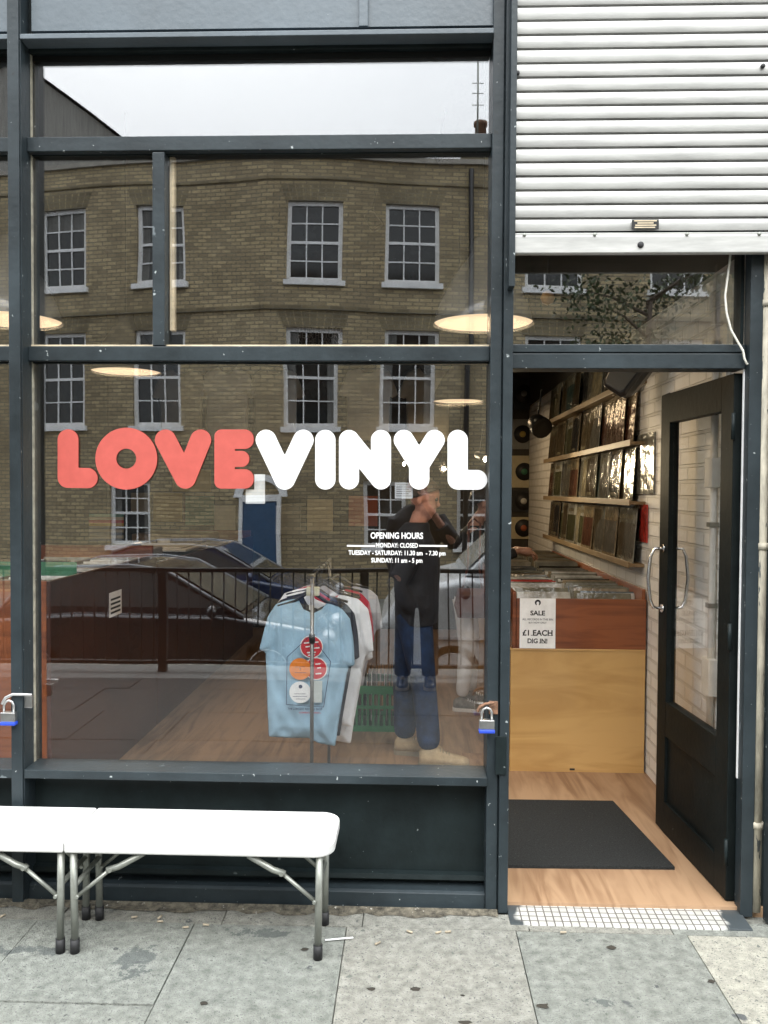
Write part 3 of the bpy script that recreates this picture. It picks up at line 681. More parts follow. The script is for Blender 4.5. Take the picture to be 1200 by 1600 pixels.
# ---- right record bin
bl = F(796, 1205, FLOOR); br = F(1009, 1210, FLOOR); BYF = (bl.y + br.y) / 2; BX0, BX1 = bl.x, RX - .012; BYB = BYF + 3.0
zl = W(900, 1014, BYF).z; ztop = W(900, 936, BYF).z
rb = empty('record_bin', ((BX0 + BX1) / 2, BYF + 1.5, FLOOR), 'brown wooden record bin on a plywood base inside the doorway', 'record bin', 'record bins in the shop')
m = MB(); m.box(BX0, BX1, BYF, BYF + .018, FLOOR, zl - .012); m.box(BX0 - .004, BX1, BYF - .004, BYF + .03, zl - .012, zl); m.build('plywood_front', M_PLYF, rb, .002)
MB().box(BX0, BX0 + .018, BYF + .018, BYB, FLOOR, zl - .012).build('plywood_side', M_PLYF, rb)
MB().box(BX0, BX1, BYF + .03, BYB, zl - .03, zl - .001).build('bin_floor', M_BROWN, rb)
MB().box(BX0 + .03, BX1, BYF - .001, BYF + .018, zl, ztop).build('front_panel', M_BROWN, rb, .002)
MB().box(BX0 + .008, BX0 + .028, BYF - .001, BYB, zl, ztop + .035).build('side_panel', M_BROWN, rb, .002)
MB().box(BX1 - .018, BX1, BYF + .02, BYB, zl, ztop + .055).build('side_panel', M_BROWN, rb, .002)
MB().box(BX0 + .029, BX1 - .02, BYB - .02, BYB, zl, ztop + .05).build('back_panel', M_BROWN, rb)
mid = (BX0 + BX1) / 2
for yy in (1.0, 2.0):
    MB().box(BX0 + .03, BX1 - .02, BYF + yy - .006, BYF + yy + .006, zl, ztop - .02).build('divider', M_BROWN, rb)
MB().box(mid - .006, mid + .006, BYF + .02, BYB - .02, zl, ztop - .03).build('divider', M_BROWN, rb)
for px, py in ((894, 1202),):
    p = W(px, py, BYF - .002); MB().box(p.x - .014, p.x + .014, BYF - .003, BYF - .0005, p.z - .005, p.z + .005).build('finger_slot', M_BLACK, rb)

def sleeve_mat(name, c, bump=1.0):
    m = pm(name, c, .14, var=.3, vscale=5, bump=bump, bscale=8, coat=.55)
    b = m.node_tree.nodes['Principled BSDF']; b.inputs['Coat Roughness'].default_value = .08
    for q in m.node_tree.nodes:
        if q.type == 'BUMP': q.inputs['Distance'].default_value = .014
    L = m.node_tree.links.new; bq = [q for q in m.node_tree.nodes if q.type == 'BUMP'][0]; L(bq.outputs[0], b.inputs['Coat Normal'])
    return m
SLV = [sleeve_mat('sleeve_' + n_, c) for n_, c in (('grey', (.22, .22, .19)), ('pale', (.42, .41, .36)), ('olive', (.17, .16, .11)), ('black', (.02, .02, .02)),
        ('tan', (.28, .22, .14)), ('slate', (.1, .12, .13)), ('red', (.42, .04, .03)), ('white', (.58, .58, .54)))]
ART = [sleeve_mat('cover_' + n_, c) for n_, c in (('umber', (.085, .062, .035)), ('ash', (.14, .13, .11)), ('night', (.02, .02, .024)), ('moss', (.075, .075, .035)), ('cream', (.30, .26, .17)), ('brick', (.11, .045, .028)), ('teal', (.04, .075, .07)))]
def rec_mesh(i, art=None, style=0):
    m = MB(); ox = .157
    m.box(-ox, ox, -.0022, .0022, 0, .314)
    if art is not None:                                     # printed cover: title band and a picture block on the front
        m.box(-.14, .14, -.0030, -.0022, .02, .225 if style else .29, 1); m.box(-.12, .06, -.0030, -.0022, .25, .275, 2) if style else m.box(-.10, .04, -.0036, -.0030, .03, .05, 2)
    me = m.build('record', [SLV[i], ART[art or 0], ART[4]]); d = me.data; bpy.data.objects.remove(me); return d
RECM = [rec_mesh(i) for i in range(len(SLV))]
WALLM = [rec_mesh(a_, b_, c_) for a_, b_, c_ in ((2, 0, 1), (4, 2, 0), (0, 1, 1), (4, 0, 0), (1, 3, 1), (2, 3, 1), (4, 5, 1), (1, 1, 0), (0, 6, 1), (2, 0, 0), (0, 4, 0), (4, 1, 1))]
def put_rec(mesh, loc, rx, rz, label, group, name='record', scale=1.):
    o = bpy.data.objects.new(name, mesh); COL.objects.link(o); o.location = loc
    o.rotation_euler = (rx, 0, rz); o.scale = (scale,) * 3
    return tag(o, label, 'record', group)
y = BYF + .05; i = 0
rx_cols = (BX0 + .035 + .165, BX1 - .02 - .172)
rest = MB()
while y < BYB - .06:
    for c, xc_ in enumerate(rx_cols):
        if i >= 200:
            t_ = R(18); cz_ = zl + .185; rest.obox((xc_, y + .05, cz_), XV, Vector((0, math.cos(t_), math.sin(t_) * -1)), Vector((0, math.sin(t_), math.cos(t_))), .155, .0022, .157, random.choice([0, 1, 2, 3])); continue
        red = (c == 0 and abs(y - (BYF + .55)) < .025)
        k = 6 if red else random.choice([0, 0, 1, 2, 2, 3, 4, 5, 7, 1])
        put_rec(RECM[k], (xc_ + random.uniform(-.016, .016), y + random.uniform(-.002, .002), zl + random.uniform(-.012, .012) + (0 if y < BYF + .12 else .014)), R(-21 + random.uniform(-2.5, 2.5)), R(random.uniform(-5, 5)),
                'red plastic-wrapped record standing among the grey ones in the doorway bin' if red else 'plastic-wrapped record filed upright in the brown bin inside the doorway', 'records filed in the doorway bin',
                scale=random.uniform(.97, 1.0))
        i += 1
    y += random.uniform(.014, .018)
tag(rest.build('records_massed', [SLV[0], SLV[1], SLV[2], SLV[4]]), 'mass of records filed deep in the doorway bin', 'records', None, 'stuff')
# ---- sale sign
spx = rect(812, 935, 868, 1013, BYF - .006)
m = MB(); X0, X1, Z0, Z1 = spx; m.box(X0, X1, BYF - .0065, BYF - .005, Z0, Z1)
sg = m.build('sale_sign', M_PAPER, None, 0, origin=((X0 + X1) / 2, BYF - .006, Z0)); tag(sg, 'white paper sale sign with price taped on the brown bin', 'sign')
yy = BYF - .0072; sc = (X1 - X0) / 56; cx = (X0 + X1) / 2
m = MB()
def stxt(body, pxw, ypx, hpx, bold): put_text(m, body, (cx, yy, Z1 - (ypx - 935) * sc), XV, ZV, hpx * sc / .69, bold, width=pxw * sc)
stxt('SALE', 23, 961.5, 7, .03); stxt('£1 EACH', 47, 993.5, 8.4, .03); stxt('DIG IN!', 31, 1005.5, 7, .03)
def serif(px, ypx, wpx):                                    # slab serifs
    X = cx + px * sc; Z = Z1 - (ypx - 935) * sc; m.add([(X - wpx * sc, yy - .0001, Z), (X + wpx * sc, yy - .0001, Z), (X + wpx * sc, yy - .0001, Z + .9 * sc), (X - wpx * sc, yy - .0001, Z + .9 * sc)], [(0, 1, 2, 3)])
for px_ in (-20, -8.5, -6.5, 18, 22): serif(px_, 993.6, 2.0)
for px_ in (-13.5, -8, 4, 9, 13): serif(px_, 1005.6, 1.7)
m.build('sign_text', M_INK, sg)
m = MB(); stxt('ALL RECORDS IN THIS BIN', 48, 969.5, 3.0, .02); stxt('BUY NOW ONLY', 28, 974.5, 2.6, .02); m.build('sign_text', M_INKG, sg)
m = MB(); lz = Z1 - 6.5 * sc                                # round black afro head above a pale face
pt, fc = march(lambda x, z: max(math.hypot(x, z) - 4.7, -(math.hypot(x, (z + .8)) - 2.2), -(max(abs(x) - 1.6, z + .8))), (-6, -6, 6, 6), .4)
m.add([(cx + x * sc, yy, lz + z * sc) for x, z, v in pt], fc); m.build('sign_emblem', M_INK, sg)

# ---- ledges with records on the right wall
yA, yB = WX(992, 780, RX - .06).y, WX(854, 776, RX - .06).y
LZ = [('top', 2.23), ('second', 1.885), ('third', 1.545), ('lowest', 1.19)]
for nm, lz in LZ:
    m = MB(); m.box(RX - .085, RX - .001, yA, yB, lz - .018, lz); m.box(RX - .092, RX - .085, yA, yB, lz - .024, lz + .012)
    lg = m.build('wall_ledge', M_LEDGE, None, .002); tag(lg, f'pine ledge holding records on the brick wall, {nm} of four', 'ledge', 'record ledges on the white brick wall')
    y = yB - .16; i = 0
    while y > yA + .14:
        k = random.randrange(len(WALLM))
        o = put_rec(WALLM[k], (RX - .045 - .007 * (i % 3), y, lz + .001), R(random.uniform(-5, -3)), R(-90 + random.uniform(-2.5, 2.5)), f'plastic-wrapped record leaning on the {nm} wall ledge', f'records on the {nm} wall ledge')
        y -= random.choice([.14, .17, .2, .24, .3]); i += 1
y0_, y1_ = WX(1011, 800, RX - .01).y, WX(991, 800, RX - .01).y
m = MB(); ym_ = y0_ + (y1_ - y0_) * .55; z0_, z1_ = WX(1000, 846, RX - .01).z, WX(1000, 788, RX - .01).z
m.box(RX - .012, RX - .004, ym_, y1_, z0_, z1_, 0); m.box(RX - .012, RX - .004, y0_, ym_, z0_, z1_, 1)
tag(m.build('record', [SLV[2], SLV[6]]), 'half red record sleeve pinned to the white brick near the door', 'record')
m = MB(); m.box(RX - .012, RX - .004, y0_ - .12, y1_, z1_ + .06, z1_ + .40); tag(m.build('record', SLV[0]), 'clear plastic record sleeve pinned above the half red one', 'record')
# back-wall sleeves and posters
rd = random.Random(3)
POST = [flat('poster_' + n_, c, .5) for n_, c in (('black', (.015, .015, .015)), ('cream', (.48, .42, .27)), ('grey', (.22, .22, .20)), ('ochre', (.42, .30, .07)), ('green', (.05, .18, .10)), ('white', (.6, .6, .56)), ('rust', (.38, .10, .04)), ('blue', (.06, .1, .2)))]
def poster(x0, y0, x1, y1, Y, mi, label, disc=None):
    X0, X1, Z0, Z1 = rect(x0, y0, x1, y1, Y); m = MB(); m.box(X0, X1, Y - .012, Y - .001, Z0, Z1)
    o = m.build('framed_sleeve', POST[mi], None, .002, origin=((X0 + X1) / 2, Y, Z0)); tag(o, label, 'framed sleeve', 'framed sleeves on the back wall')
    if disc is not None:
        m = MB(); m.lathe([(0, -.0165), (.1, -.0165), (.1, -.0125)], ((X0 + X1) / 2, Y, (Z0 + Z1) / 2), 'Y', 24); m.lathe([(0, -.019), (.035, -.019), (.035, -.0166)], ((X0 + X1) / 2, Y, (Z0 + Z1) / 2), 'Y', 16, 1)
        m.build('disc', [POST[0], POST[disc]], o)
YB2 = BY - .001
poster(795, 590, 842, 640, YB2, 0, 'black sleeve with grey disc, highest on the back wall', 2)
poster(795, 655, 838, 702, YB2, 2, 'grey sleeve with yellow-centred disc on back wall', 3)
poster(796, 712, 842, 762, YB2, 1, 'cream sleeve with green disc on back wall', 4)
poster(800, 766, 836, 800, YB2, 0, 'black sleeve with white disc on back wall', 5)
poster(798, 808, 838, 842, YB2, 1, 'cream sleeve with rust disc, lowest on the back wall', 6)
for i, (x0, y0, x1, y1, mi, lab) in enumerate(((240, 770, 285, 815, 3, 'ochre sleeve on back wall above the counter'), (290, 775, 335, 820, 4, 'dark green sleeve on back wall above the counter'), (205, 770, 236, 800, 1, 'cream sleeve on back wall by the rainbow card'),
        (335, 790, 368, 850, 5, 'white poster on back wall beside the counter'), (90, 780, 130, 845, 2, 'grey poster on back wall at the window edge'), (270, 735, 330, 768, 3, 'wide ochre sleeve behind the coral letters'), (430, 790, 470, 835, 2, 'grey sleeve on back wall behind the shirt rack'), (480, 780, 520, 830, 1, 'cream sleeve behind the shirt rack'),
        (545, 775, 590, 822, 6, 'rust sleeve on the back wall beside the opening hours'))):
    poster(x0, y0, x1, y1, YB2, mi, lab)
# rainbow striped card
X0, X1, Z0, Z1 = rect(139, 803, 193, 846, 4.6)
m = MB(); strp = [(.10, .28, .25), (.55, .5, .42), (.45, .05, .04), (.48, .32, .04), (.08, .1, .16), (.45, .45, .42), (.08, .1, .16), (.45, .45, .42), (.08, .1, .16)]
mats = [flat(f'stripe_{i}', c, .6) for i, c in enumerate(strp)]
for i in range(9):
    m.box(X0, X1, 4.6, 4.606, Z1 - (i + 1) * (Z1 - Z0) / 9, Z1 - i * (Z1 - Z0) / 9, i)
tag(m.build('striped_card', mats), 'small rainbow striped card standing on the far record bin', 'card')
# wall lettering high on the back wall
m = MB()
for i, tx in enumerate(('TUNE IN TO', 'HEAR HISTORY', 'IN THE MAKING')):
    p = W(499, 519 + i * 9, BY - .006); put_text(m, tx, p, XV, ZV, .085, .01, width=(.50, .50, .52)[i])
tag(m.build('wall_lettering', pm('pale_lettering', (.35, .33, .28), .6)), 'pale slogan lettering high on the back wall', 'lettering')

# ---- left record bins
LX = F(245, 1133, FLOOR).x
yn = WX(80, 1150, LX).y; yf = F(245, 1133, FLOOR).y
def left_bin(y0, y1, top, label):
    b = empty('record_bin', (LX - .38, (y0 + y1) / 2, FLOOR), label, 'record bin', 'record bins in the shop')
    MB().box(LX - .02, LX, y0, y1, FLOOR, top).build('side_panel', M_BROWN2, b, .002)
    MB().box(LX - .80, LX - .021, y0, y0 + .02, FLOOR, top).build('front_panel', M_BROWN, b, .002)
    MB().box(LX - .80, LX - .78, y0 + .021, y1, FLOOR, top).build('side_panel', M_BROWN2, b)
    MB().box(LX - .779, LX - .021, y1 - .02, y1 - .001, FLOOR, top + .06).build('back_panel', M_BROWN, b)
    MB().box(LX - .779, LX - .021, y0 + .021, y1 - .021, top - .34, top - .32).build('bin_floor', M_BROWN2, b)
    MB().box(LX - .405, LX - .395, y0 + .021, y1 - .021, top - .32, top - .02).build('divider', M_BROWN2, b)
    return b
zt1 = W(60, 908, yn).z
b1 = left_bin(yn, yf, zt1, 'red-brown record bin standing nearest the window glass')
b2 = left_bin(yf + .01, 5.6, zt1 - .06, 'long dark red-brown record bin further inside along the wall')
m = MB(); p = W(80, 1193, yn)
for y0, y1, top, lab, g in ((yn + .05, yf - .06, zt1, 'record filed in the bin nearest the window', 'records in the window bin'), (yf + .1, 5.2, zt1 - .06, 'record filed in the long far bin', 'records in the far bin')):
    y = y0
    while y < y1:
        for xo in (-.21, -.59):
            put_rec(RECM[random.choice([0, 1, 2, 3, 4, 7])], (LX + xo, y, top - .318), R(random.uniform(-26, -14)), R(random.uniform(-3, 3)), lab, g)
        y += .14 if top < zt1 else .06
# price tag on bin side
X = LX + .003; a, b_ = WX(171, 940, X), WX(190, 940, X); zt_, zb_ = WX(180, 924, X).z, WX(180, 962, X).z
m = MB(); m.box(LX + .001, LX + .003, a.y, b_.y, zb_, zt_); tg = m.build('price_card', M_PAPER, None, 0, origin=(LX, a.y, zb_)); tag(tg, 'white price card fixed on the side of the window bin', 'card')
m = MB()
for k_ in range(4):
    zz = zt_ - (.25 + k_ * .18) * (zt_ - zb_); m.box(LX + .003, LX + .0035, a.y + .02, b_.y - .02, zz - .012, zz)
m.build('print', M_INK, tg)
# things on the left bins: turntable with lid, papers, green divider card
tt = W(140, 888, 2.0); tb = empty('turntable', (LX - .40, 2.75, zt1 - .06), 'silver turntable on the long far bin', 'turntable')
MB().box(LX - .62, LX - .16, 2.55, 2.92, zt1 - .055, zt1 + .01).build('plinth', pm('silver_deck', (.4, .4, .4), .35, metal=.4), tb, .01)
m = MB(); m.lathe([(0, .022), (.15, .022), (.15, .0)], (LX - .42, 2.735, zt1 + .011)); m.build('platter', M_BLACKP, tb)
m = MB(); m.tube([(LX - .2, 2.86, zt1 + .05), (LX - .22, 2.75, zt1 + .05), (LX - .3, 2.66, zt1 + .045)], .006, 8); m.build('tone_arm', M_CHROME, tb)
m = MB(); m.box(LX - .5, LX - .06, yn + .45, yn + .455, zt1 - .03, zt1 + .05); tag(m.build('divider_card', POST[4]), 'green divider card standing in the window bin', 'card')
m = MB(); m.box(LX - .75, LX - .05, 3.15, 3.8, zt1 - .05, zt1 - .03); m.box(LX - .7, LX - .1, 3.2, 3.7, zt1 - .03, zt1 - .018)
tag(m.build('flat_box', POST[5], None, .004), 'flat white boxes stacked on the far bin', 'box')
# far counter board with cup
X0, X1, Z0, Z1 = rect(206, 835, 316, 846, 4.9)
ct = empty('shop_counter', ((X0 + X1) / 2, 5.2, FLOOR), 'pale topped sales counter at the back of the shop', 'counter')
MB().box(X0, X1, 4.9, 5.6, Z0, Z1).build('counter_top', M_LEDGE, ct, .004)
MB().box(X0 + .05, X1 - .05, 5.0, 5.55, FLOOR, Z0).build('cabinet', M_BLACKP, ct)
pc_ = W(256, 870, 4.7); m = MB(); m.lathe([(0, 0), (.045, 0), (.062, .17), (.058, .17), (.042, .005)], (pc_.x, 4.7, pc_.z))
cup = m.build('paper_cup', M_PAPER, None, 0); tag(cup, 'white paper cup standing on the box in front of the counter', 'cup')
m = MB(); m.box(pc_.x - .35, pc_.x + .2, 4.55, 4.88, pc_.z - .05, pc_.z - .001); m.box(pc_.x - .33, pc_.x + .15, 4.57, 4.86, FLOOR, pc_.z - .05, 1); tag(m.build('display_box', [POST[5], POST[6]], None, .004), 'white topped display box before the counter', 'box')

# ---- tees hanging on the back wall
def wall_tee_poly(s): return [(-.08 * s, .70 * s), (-.2 * s, .66 * s), (-.29 * s, .43 * s), (-.21 * s, .40 * s), (-.205 * s, .46 * s), (-.2 * s, 0), (.2 * s, 0), (.205 * s, .46 * s), (.21 * s, .40 * s), (.29 * s, .43 * s), (.2 * s, .66 * s), (.08 * s, .70 * s), (.05 * s, .655 * s), (0, .64 * s), (-.05 * s, .655 * s)]
M_TEEW = pm('white_cotton', (.76, .77, .78), .85, var=.05, vscale=9, bump=.15, bscale=40)
M_TEEG = pm('cream_cotton', (.55, .52, .42), .85, var=.06)
WT = []
for px, pz, mat_, lab in ((283, 690, M_TEEG, 'cream T-shirt hanging high at the back beside the glazing bar'), (355, 688, M_TEEW, 'white T-shirt hanging high at the back above the coral letters'), (430, 690, M_TEEG, 'cream T-shirt hanging high behind the slogan'), (575, 688, M_TEEW, 'white T-shirt hanging high at the back above the white letters'), (668, 690, M_TEEG, 'cream T-shirt hanging high at the back under the ceiling lamp')):
    p = W(px, pz, 5.9); m = MB()
    inflate(m, poly_sdf(wall_tee_poly(1.15)), (-.36, -.02, .36, .84), .024, lambda x, z, o: (p.x + x, 5.9 + o, p.z + z), lambda x, z, d, s: min(.05, .012 + d * .25))
    b = empty('hanging_tshirt', (p.x, 5.9, p.z), lab, 'T-shirt', 'T-shirts on the back wall')
    m.build('shirt', mat_, b)
    m = MB(); zt_ = p.z + .80; m.tube([(p.x - .18, 5.9, zt_ - .06), (p.x, 5.9, zt_ + .01), (p.x + .18, 5.9, zt_ - .06)], .006, 6); m.tube([(p.x, 5.9, zt_ + .01), (p.x, 5.9, zt_ + .07), (p.x + .02, 5.9, zt_ + .09)], .003, 6); m.build('hanger', M_BLACKP, b)

# ---- T-shirt rack
RYF = .55
M_DKSTEEL = pm('dark_steel', (.20, .20, .19), .38, metal=.7, var=.1)
rp = W(488, 900, RYF - .10); rx0 = rp.x
rod_z = W(490, 897, RYF).z
rk = empty('clothes_rack', (rx0, RYF + .3, FLOOR), 'slim chrome clothes rail standing just inside the window', 'clothes rack')
m = MB(); m.tube([(rx0, RYF - .10, FLOOR), (rx0, RYF - .10, rod_z + .01)], .0085, 10); m.build('front_upright', M_DKSTEEL, rk)
m = MB(); m.tube([(rx0 - .01, RYF + .78, FLOOR), (rx0 - .01, RYF + .78, rod_z + .01)], .0085, 10); m.build('rear_upright', M_DKSTEEL, rk)
m = MB(); m.tube([(rx0, RYF - .13, rod_z), (rx0 - .01, RYF + .8, rod_z)], .0085, 10); m.build('rail', M_BLACKP, rk)
m = MB(); zc_ = W(488, 997, RYF - .1).z; m.tube([(rx0, RYF - .10, zc_ - .022), (rx0, RYF - .10, zc_ + .018)], .0135, 10); m.build('collar', M_BLACKP, rk)
m = MB()
for yb_ in (RYF - .1, RYF + .78): m.box(rx0 - .22, rx0 + .22, yb_ - .015, yb_ + .015, FLOOR, FLOOR + .02)
m.box(rx0 - .012, rx0 + .012, RYF - .085, RYF + .765, FLOOR, FLOOR + .02); m.build('base', M_DKSTEEL, rk)
TPX = [(405, 1015), (415, 1019), (416.5, 1060), (418, 1110), (420, 1151), (450, 1153), (482, 1153), (497, 1161), (524, 1166), (529, 1130), (534, 1100), (542, 1053), (545, 1043), (554.6, 1039), (553, 1010), (551.5, 994), (547, 967), (536, 953), (521.6, 942), (513, 938), (503, 952), (489, 958.5), (474, 952), (465.5, 935), (448, 938), (431, 944), (418.5, 963), (410, 994)]
TP = [(W(a, b, RYF).x, W(a, b, RYF).z) for a, b in TPX]
tcx = W(485, 950, RYF).x
def tee(mat, dy, dx, dz, sx, sz, rot, seed, label, front=False):
    rr = random.Random(seed); zt_ = max(z for x, z in TP)
    poly = [((x - tcx) * sx, (z - zt_) * sz) for x, z in TP]
    base = Vector((tcx + dx, RYF + dy, zt_ + dz)); ca, sa = math.cos(R(rot)), math.sin(R(rot))
    ph = rr.uniform(0, 6); sp_q = lambda a, b: ((W(a, b, RYF).x - tcx) * sx, (W(a, b, RYF).z - zt_) * sz)
    seams = [sp_q(431, 944) + sp_q(428.5, 1038), sp_q(523, 944) + sp_q(543, 1043)]
    place = lambda x, z, o: (base.x + x * ca - o * sa, base.y + x * sa + o * ca, base.z + z)
    def depth(x, z, d, s):
        fold = (.0065 * math.sin(x * 46 + z * 6 + ph) + .004 * math.sin(x * 23 - z * 31 + ph * 2) + .003 * math.sin(x * 80 + z * 40 + ph)) * min(1, max(0, -z) * 2.2)
        drop = .5 + .5 * min(1, -z * 3)
        for q in seams:
            ex, ez = q[2] - q[0], q[3] - q[1]; t = max(0, min(1, ((x - q[0]) * ex + (z - q[1]) * ez) / (ex * ex + ez * ez)))
            drop *= 1 - .55 * math.exp(-(math.hypot(x - q[0] - ex * t, z - q[1] - ez * t) / .007) ** 2)
        return max(.0008, min(.030, .004 + d * .45) * drop + s * fold * -1 * min(1, d * 30))
    m = MB(); xs_ = [p[0] for p in poly]; zs_ = [p[1] for p in poly]
    inflate(m, poly_sdf(poly), (min(xs_) - .01, min(zs_) - .01, max(xs_) + .01, max(zs_) + .01), .0085, place, depth)
    b = empty('hanging_tshirt', (base.x, base.y, base.z), label, 'T-shirt', 'T-shirts on the clothes rail')
    sh = m.build('shirt', mat, b)
    # hanger: shoulders, neck and hook over the rail
    hz = base.z - .012; m = MB()
    m.tube([place(-.15 * sx, -.035, 0), place(-.07, -.012, 0), place(0, .035, 0), place(.07, -.012, 0), place(.15 * sx, -.035, 0)], [.006, .008, .009, .008, .006], 8)
    hk = [(base.x, base.y, hz + .035)]; top_ = rod_z + .016
    hk += [(base.x + (rx0 - base.x) * .6, base.y, (hz + .035 + top_) / 2), (rx0 + .012, base.y, rod_z), (rx0 + .012, base.y, rod_z + .012), (rx0, base.y, rod_z + .018), (rx0 - .013, base.y, rod_z + .008)]
    m.tube(hk, .003, 6); m.build('hanger', M_BLACKP, b)
    return b, place, poly, depth
M_TEEB = pm('blue_cotton', (.27, .42, .53), .85, var=.06, vscale=9, bump=.2, bscale=30)
M_TEEN = pm('navy_cotton', (.016, .02, .032), .85, var=.1); M_TEER = pm('red_cotton', (.42, .03, .05), .85, var=.1); M_TEES = pm('grey_cotton', (.36, .36, .38), .85, var=.1)
tb_, place, poly, depth = tee(M_TEEB, 0, 0, 0, 1, 1, 0, 1, 'light blue printed T-shirt foremost on the clothes rail', True)
tee(M_TEEN, .07, .012, .01, 1.02, .98, 4, 2, 'navy T-shirt directly behind the light blue one')
tee(M_TEEW, .15, .045, .02, 1.16, .96, 2, 3, 'white T-shirt hanging behind the navy one')
tee(M_TEEW, .25, .03, .02, 1.20, 1.12, -4, 4, 'long white T-shirt in the middle of the rail')
tee(M_TEER, .38, .05, .02, 1.10, .95, 5, 5, 'red T-shirt near the far end of the rail')
tee(M_TEES, .50, .08, .02, 1.14, .8, 8, 6, 'grey T-shirt furthest back on the rail')
# print on the blue tee
zt_ = max(z for x, z in TP)
PRY = -.0385
def tp(px, py, o=0.):
    p = W(px, py, RYF - .034); return Vector((p.x, RYF - .0425 - o, p.z))
sc_ = (tp(501, 1000) - tp(500, 1000)).length
prt = MB(); pm_ = [flat('print_red', (.50, .03, .04), .8), flat('print_orange', (.66, .19, .02), .8), flat('print_white', (.72, .73, .72), .8), flat('print_navy', (.04, .05, .10), .8), flat('print_pale', (.50, .55, .53), .8), flat('tag_cream', (.62, .60, .42), .7)]
def disc(px, py, rpx, mi, o):
    c = tp(px, py, o); n = 30
    prt.add([c] + [c + Vector((math.cos(2 * math.pi * k / n) * rpx * sc_, 0, math.sin(2 * math.pi * k / n) * rpx * sc_)) for k in range(n)], [(0, 1 + k, 1 + (k + 1) % n) for k in range(n)], mi)
disc(487, 1010, 18, 2, 0.0002); disc(487, 1010, 16.6, 0, .0006); disc(469.5, 1044.5, 17, 1, .0010); disc(494, 1044, 18, 2, .0003); disc(494, 1044, 16.4, 0, .0008)
disc(469.5, 1081, 17, 2, .0006); prt.add([tp(488, 1063, .0005), tp(504, 1063, .0005), tp(503, 1097, .0005), tp(488, 1097, .0005)], [(0, 1, 2, 3)], 4)
for a in range(5): disc(469.5, 1044.5, 1.2, 2, .0013)
for (px, py, wd) in ((480, 1004, 9), (481, 1010, 7), (494, 1003, 8), (495, 1012, 9), (487, 1019, 14), (487, 1023, 11), (497, 1037, 8), (499, 1043, 6), (498, 1052, 9)):
    prt.add([tp(px - wd / 2, py - .8, .0012), tp(px + wd / 2, py - 1.6, .0012), tp(px + wd / 2, py + .4, .0012), tp(px - wd / 2, py + 1.2, .0012)], [(0, 1, 2, 3)], 2)
for (px, py, wd) in ((469, 1083, 18), (469, 1087, 22), (470, 1091, 14), (469, 1041, 16), (470, 1050, 18)):
    prt.add([tp(px - wd / 2, py, .0014), tp(px + wd / 2, py, .0014), tp(px + wd / 2, py + .7, .0014), tp(px - wd / 2, py + .7, .0014)], [(0, 1, 2, 3)], 3)
disc(470, 1072, 3, 3, .0014)
pent = [(478, 996), (448, 1026), (448, 1100), (507, 1104), (517, 1034), (487, 993)]
pent = [(486, 992), (449, 1026), (448, 1100), (506, 1104), (517, 1033)]
for k in range(5):
    a, b = tp(*pent[k], .0007), tp(*pent[(k + 1) % 5], .0007); dv = (b - a).normalized(); nv = Vector((-dv.z, 0, dv.x)) * .0014
    prt.add([a - nv, b - nv, b + nv, a + nv], [(0, 1, 2, 3)], 3)
put_text(prt, 'THE LONGEST RECORD SHOP', tp(477, 1108.5, .0004), XV, ZV, 4.6 * sc_, .02, width=54 * sc_, mi=3)
put_text(prt, 'LONDON VINYL', tp(485, 1114, .0004), XV, ZV, 3.6 * sc_, .01, width=34 * sc_, mi=0)
prt.add([tp(482, 946, -.034), tp(486, 946, -.034), tp(486, 954, -.034), tp(482, 954, -.034)], [(0, 1, 2, 3)], 2)
prt.build('shirt_print', pm_, tb_, fix=False)
c = W(489, 924, RYF - .03); m = MB(); m.box(c.x - .030, c.x + .028, RYF - .035, RYF - .005, c.z - .021, c.z + .019); m.build('size_cube', pm_[5], tb_, .004)

# ---- green crate with records
cp = F(583, 1143, FLOOR); gx, gy = cp.x, cp.y + .18
M_GREEN = pm('green_plastic', (.02, .17, .06), .4, var=.1)
cr = empty('plastic_crate', (gx, gy, FLOOR), 'green slatted plastic crate on the floor behind the shirts', 'crate')
hw, hd, hh = .19, .18, .30
for sx, sy in ((0, -1), (0, 1), (-1, 0), (1, 0)):
    m = MB()
    if sy:
        yy_ = gy + sy * hd
        m.box(gx - hw, gx + hw, yy_ - .006, yy_ + .006, FLOOR, FLOOR + .04); m.box(gx - hw, gx + hw, yy_ - .009, yy_ + .009, FLOOR + hh - .05, FLOOR + hh); m.box(gx - hw, gx + hw, yy_ - .005, yy_ + .005, FLOOR + .15, FLOOR + .17)
        for k in range(11): xk = gx - hw + .01 + k * (2 * hw - .02) / 10; m.box(xk - .007, xk + .007, yy_ - .0055, yy_ + .0055, FLOOR + .04, FLOOR + hh - .05)
    else:
        xx_ = gx + sx * (hw - .006)
        m.box(xx_ - .006, xx_ + .006, gy - hd + .007, gy + hd - .007, FLOOR, FLOOR + .05); m.box(xx_ - .006, xx_ + .006, gy - hd + .010, gy + hd - .010, FLOOR + hh - .05, FLOOR + hh)
        for k in range(9): yk = gy - hd + .03 + k * (2 * hd - .06) / 8; m.box(xx_ - .0055, xx_ + .0055, yk - .007, yk + .007, FLOOR + .05, FLOOR + hh - .05)
    m.build('crate_side', M_GREEN, cr)
MB().box(gx - hw + .013, gx + hw - .013, gy - hd + .01, gy + hd - .01, FLOOR, FLOOR + .012).build('crate_bottom', M_GREEN, cr)
for k in range(13):
    put_rec(RECM[random.choice([0, 1, 2, 3, 7, 7])], (gx - .15 + k * .024, gy, FLOOR + .065), 0, R(90 + random.uniform(-4, 4)), 'record standing in the green crate', 'records in the green crate')

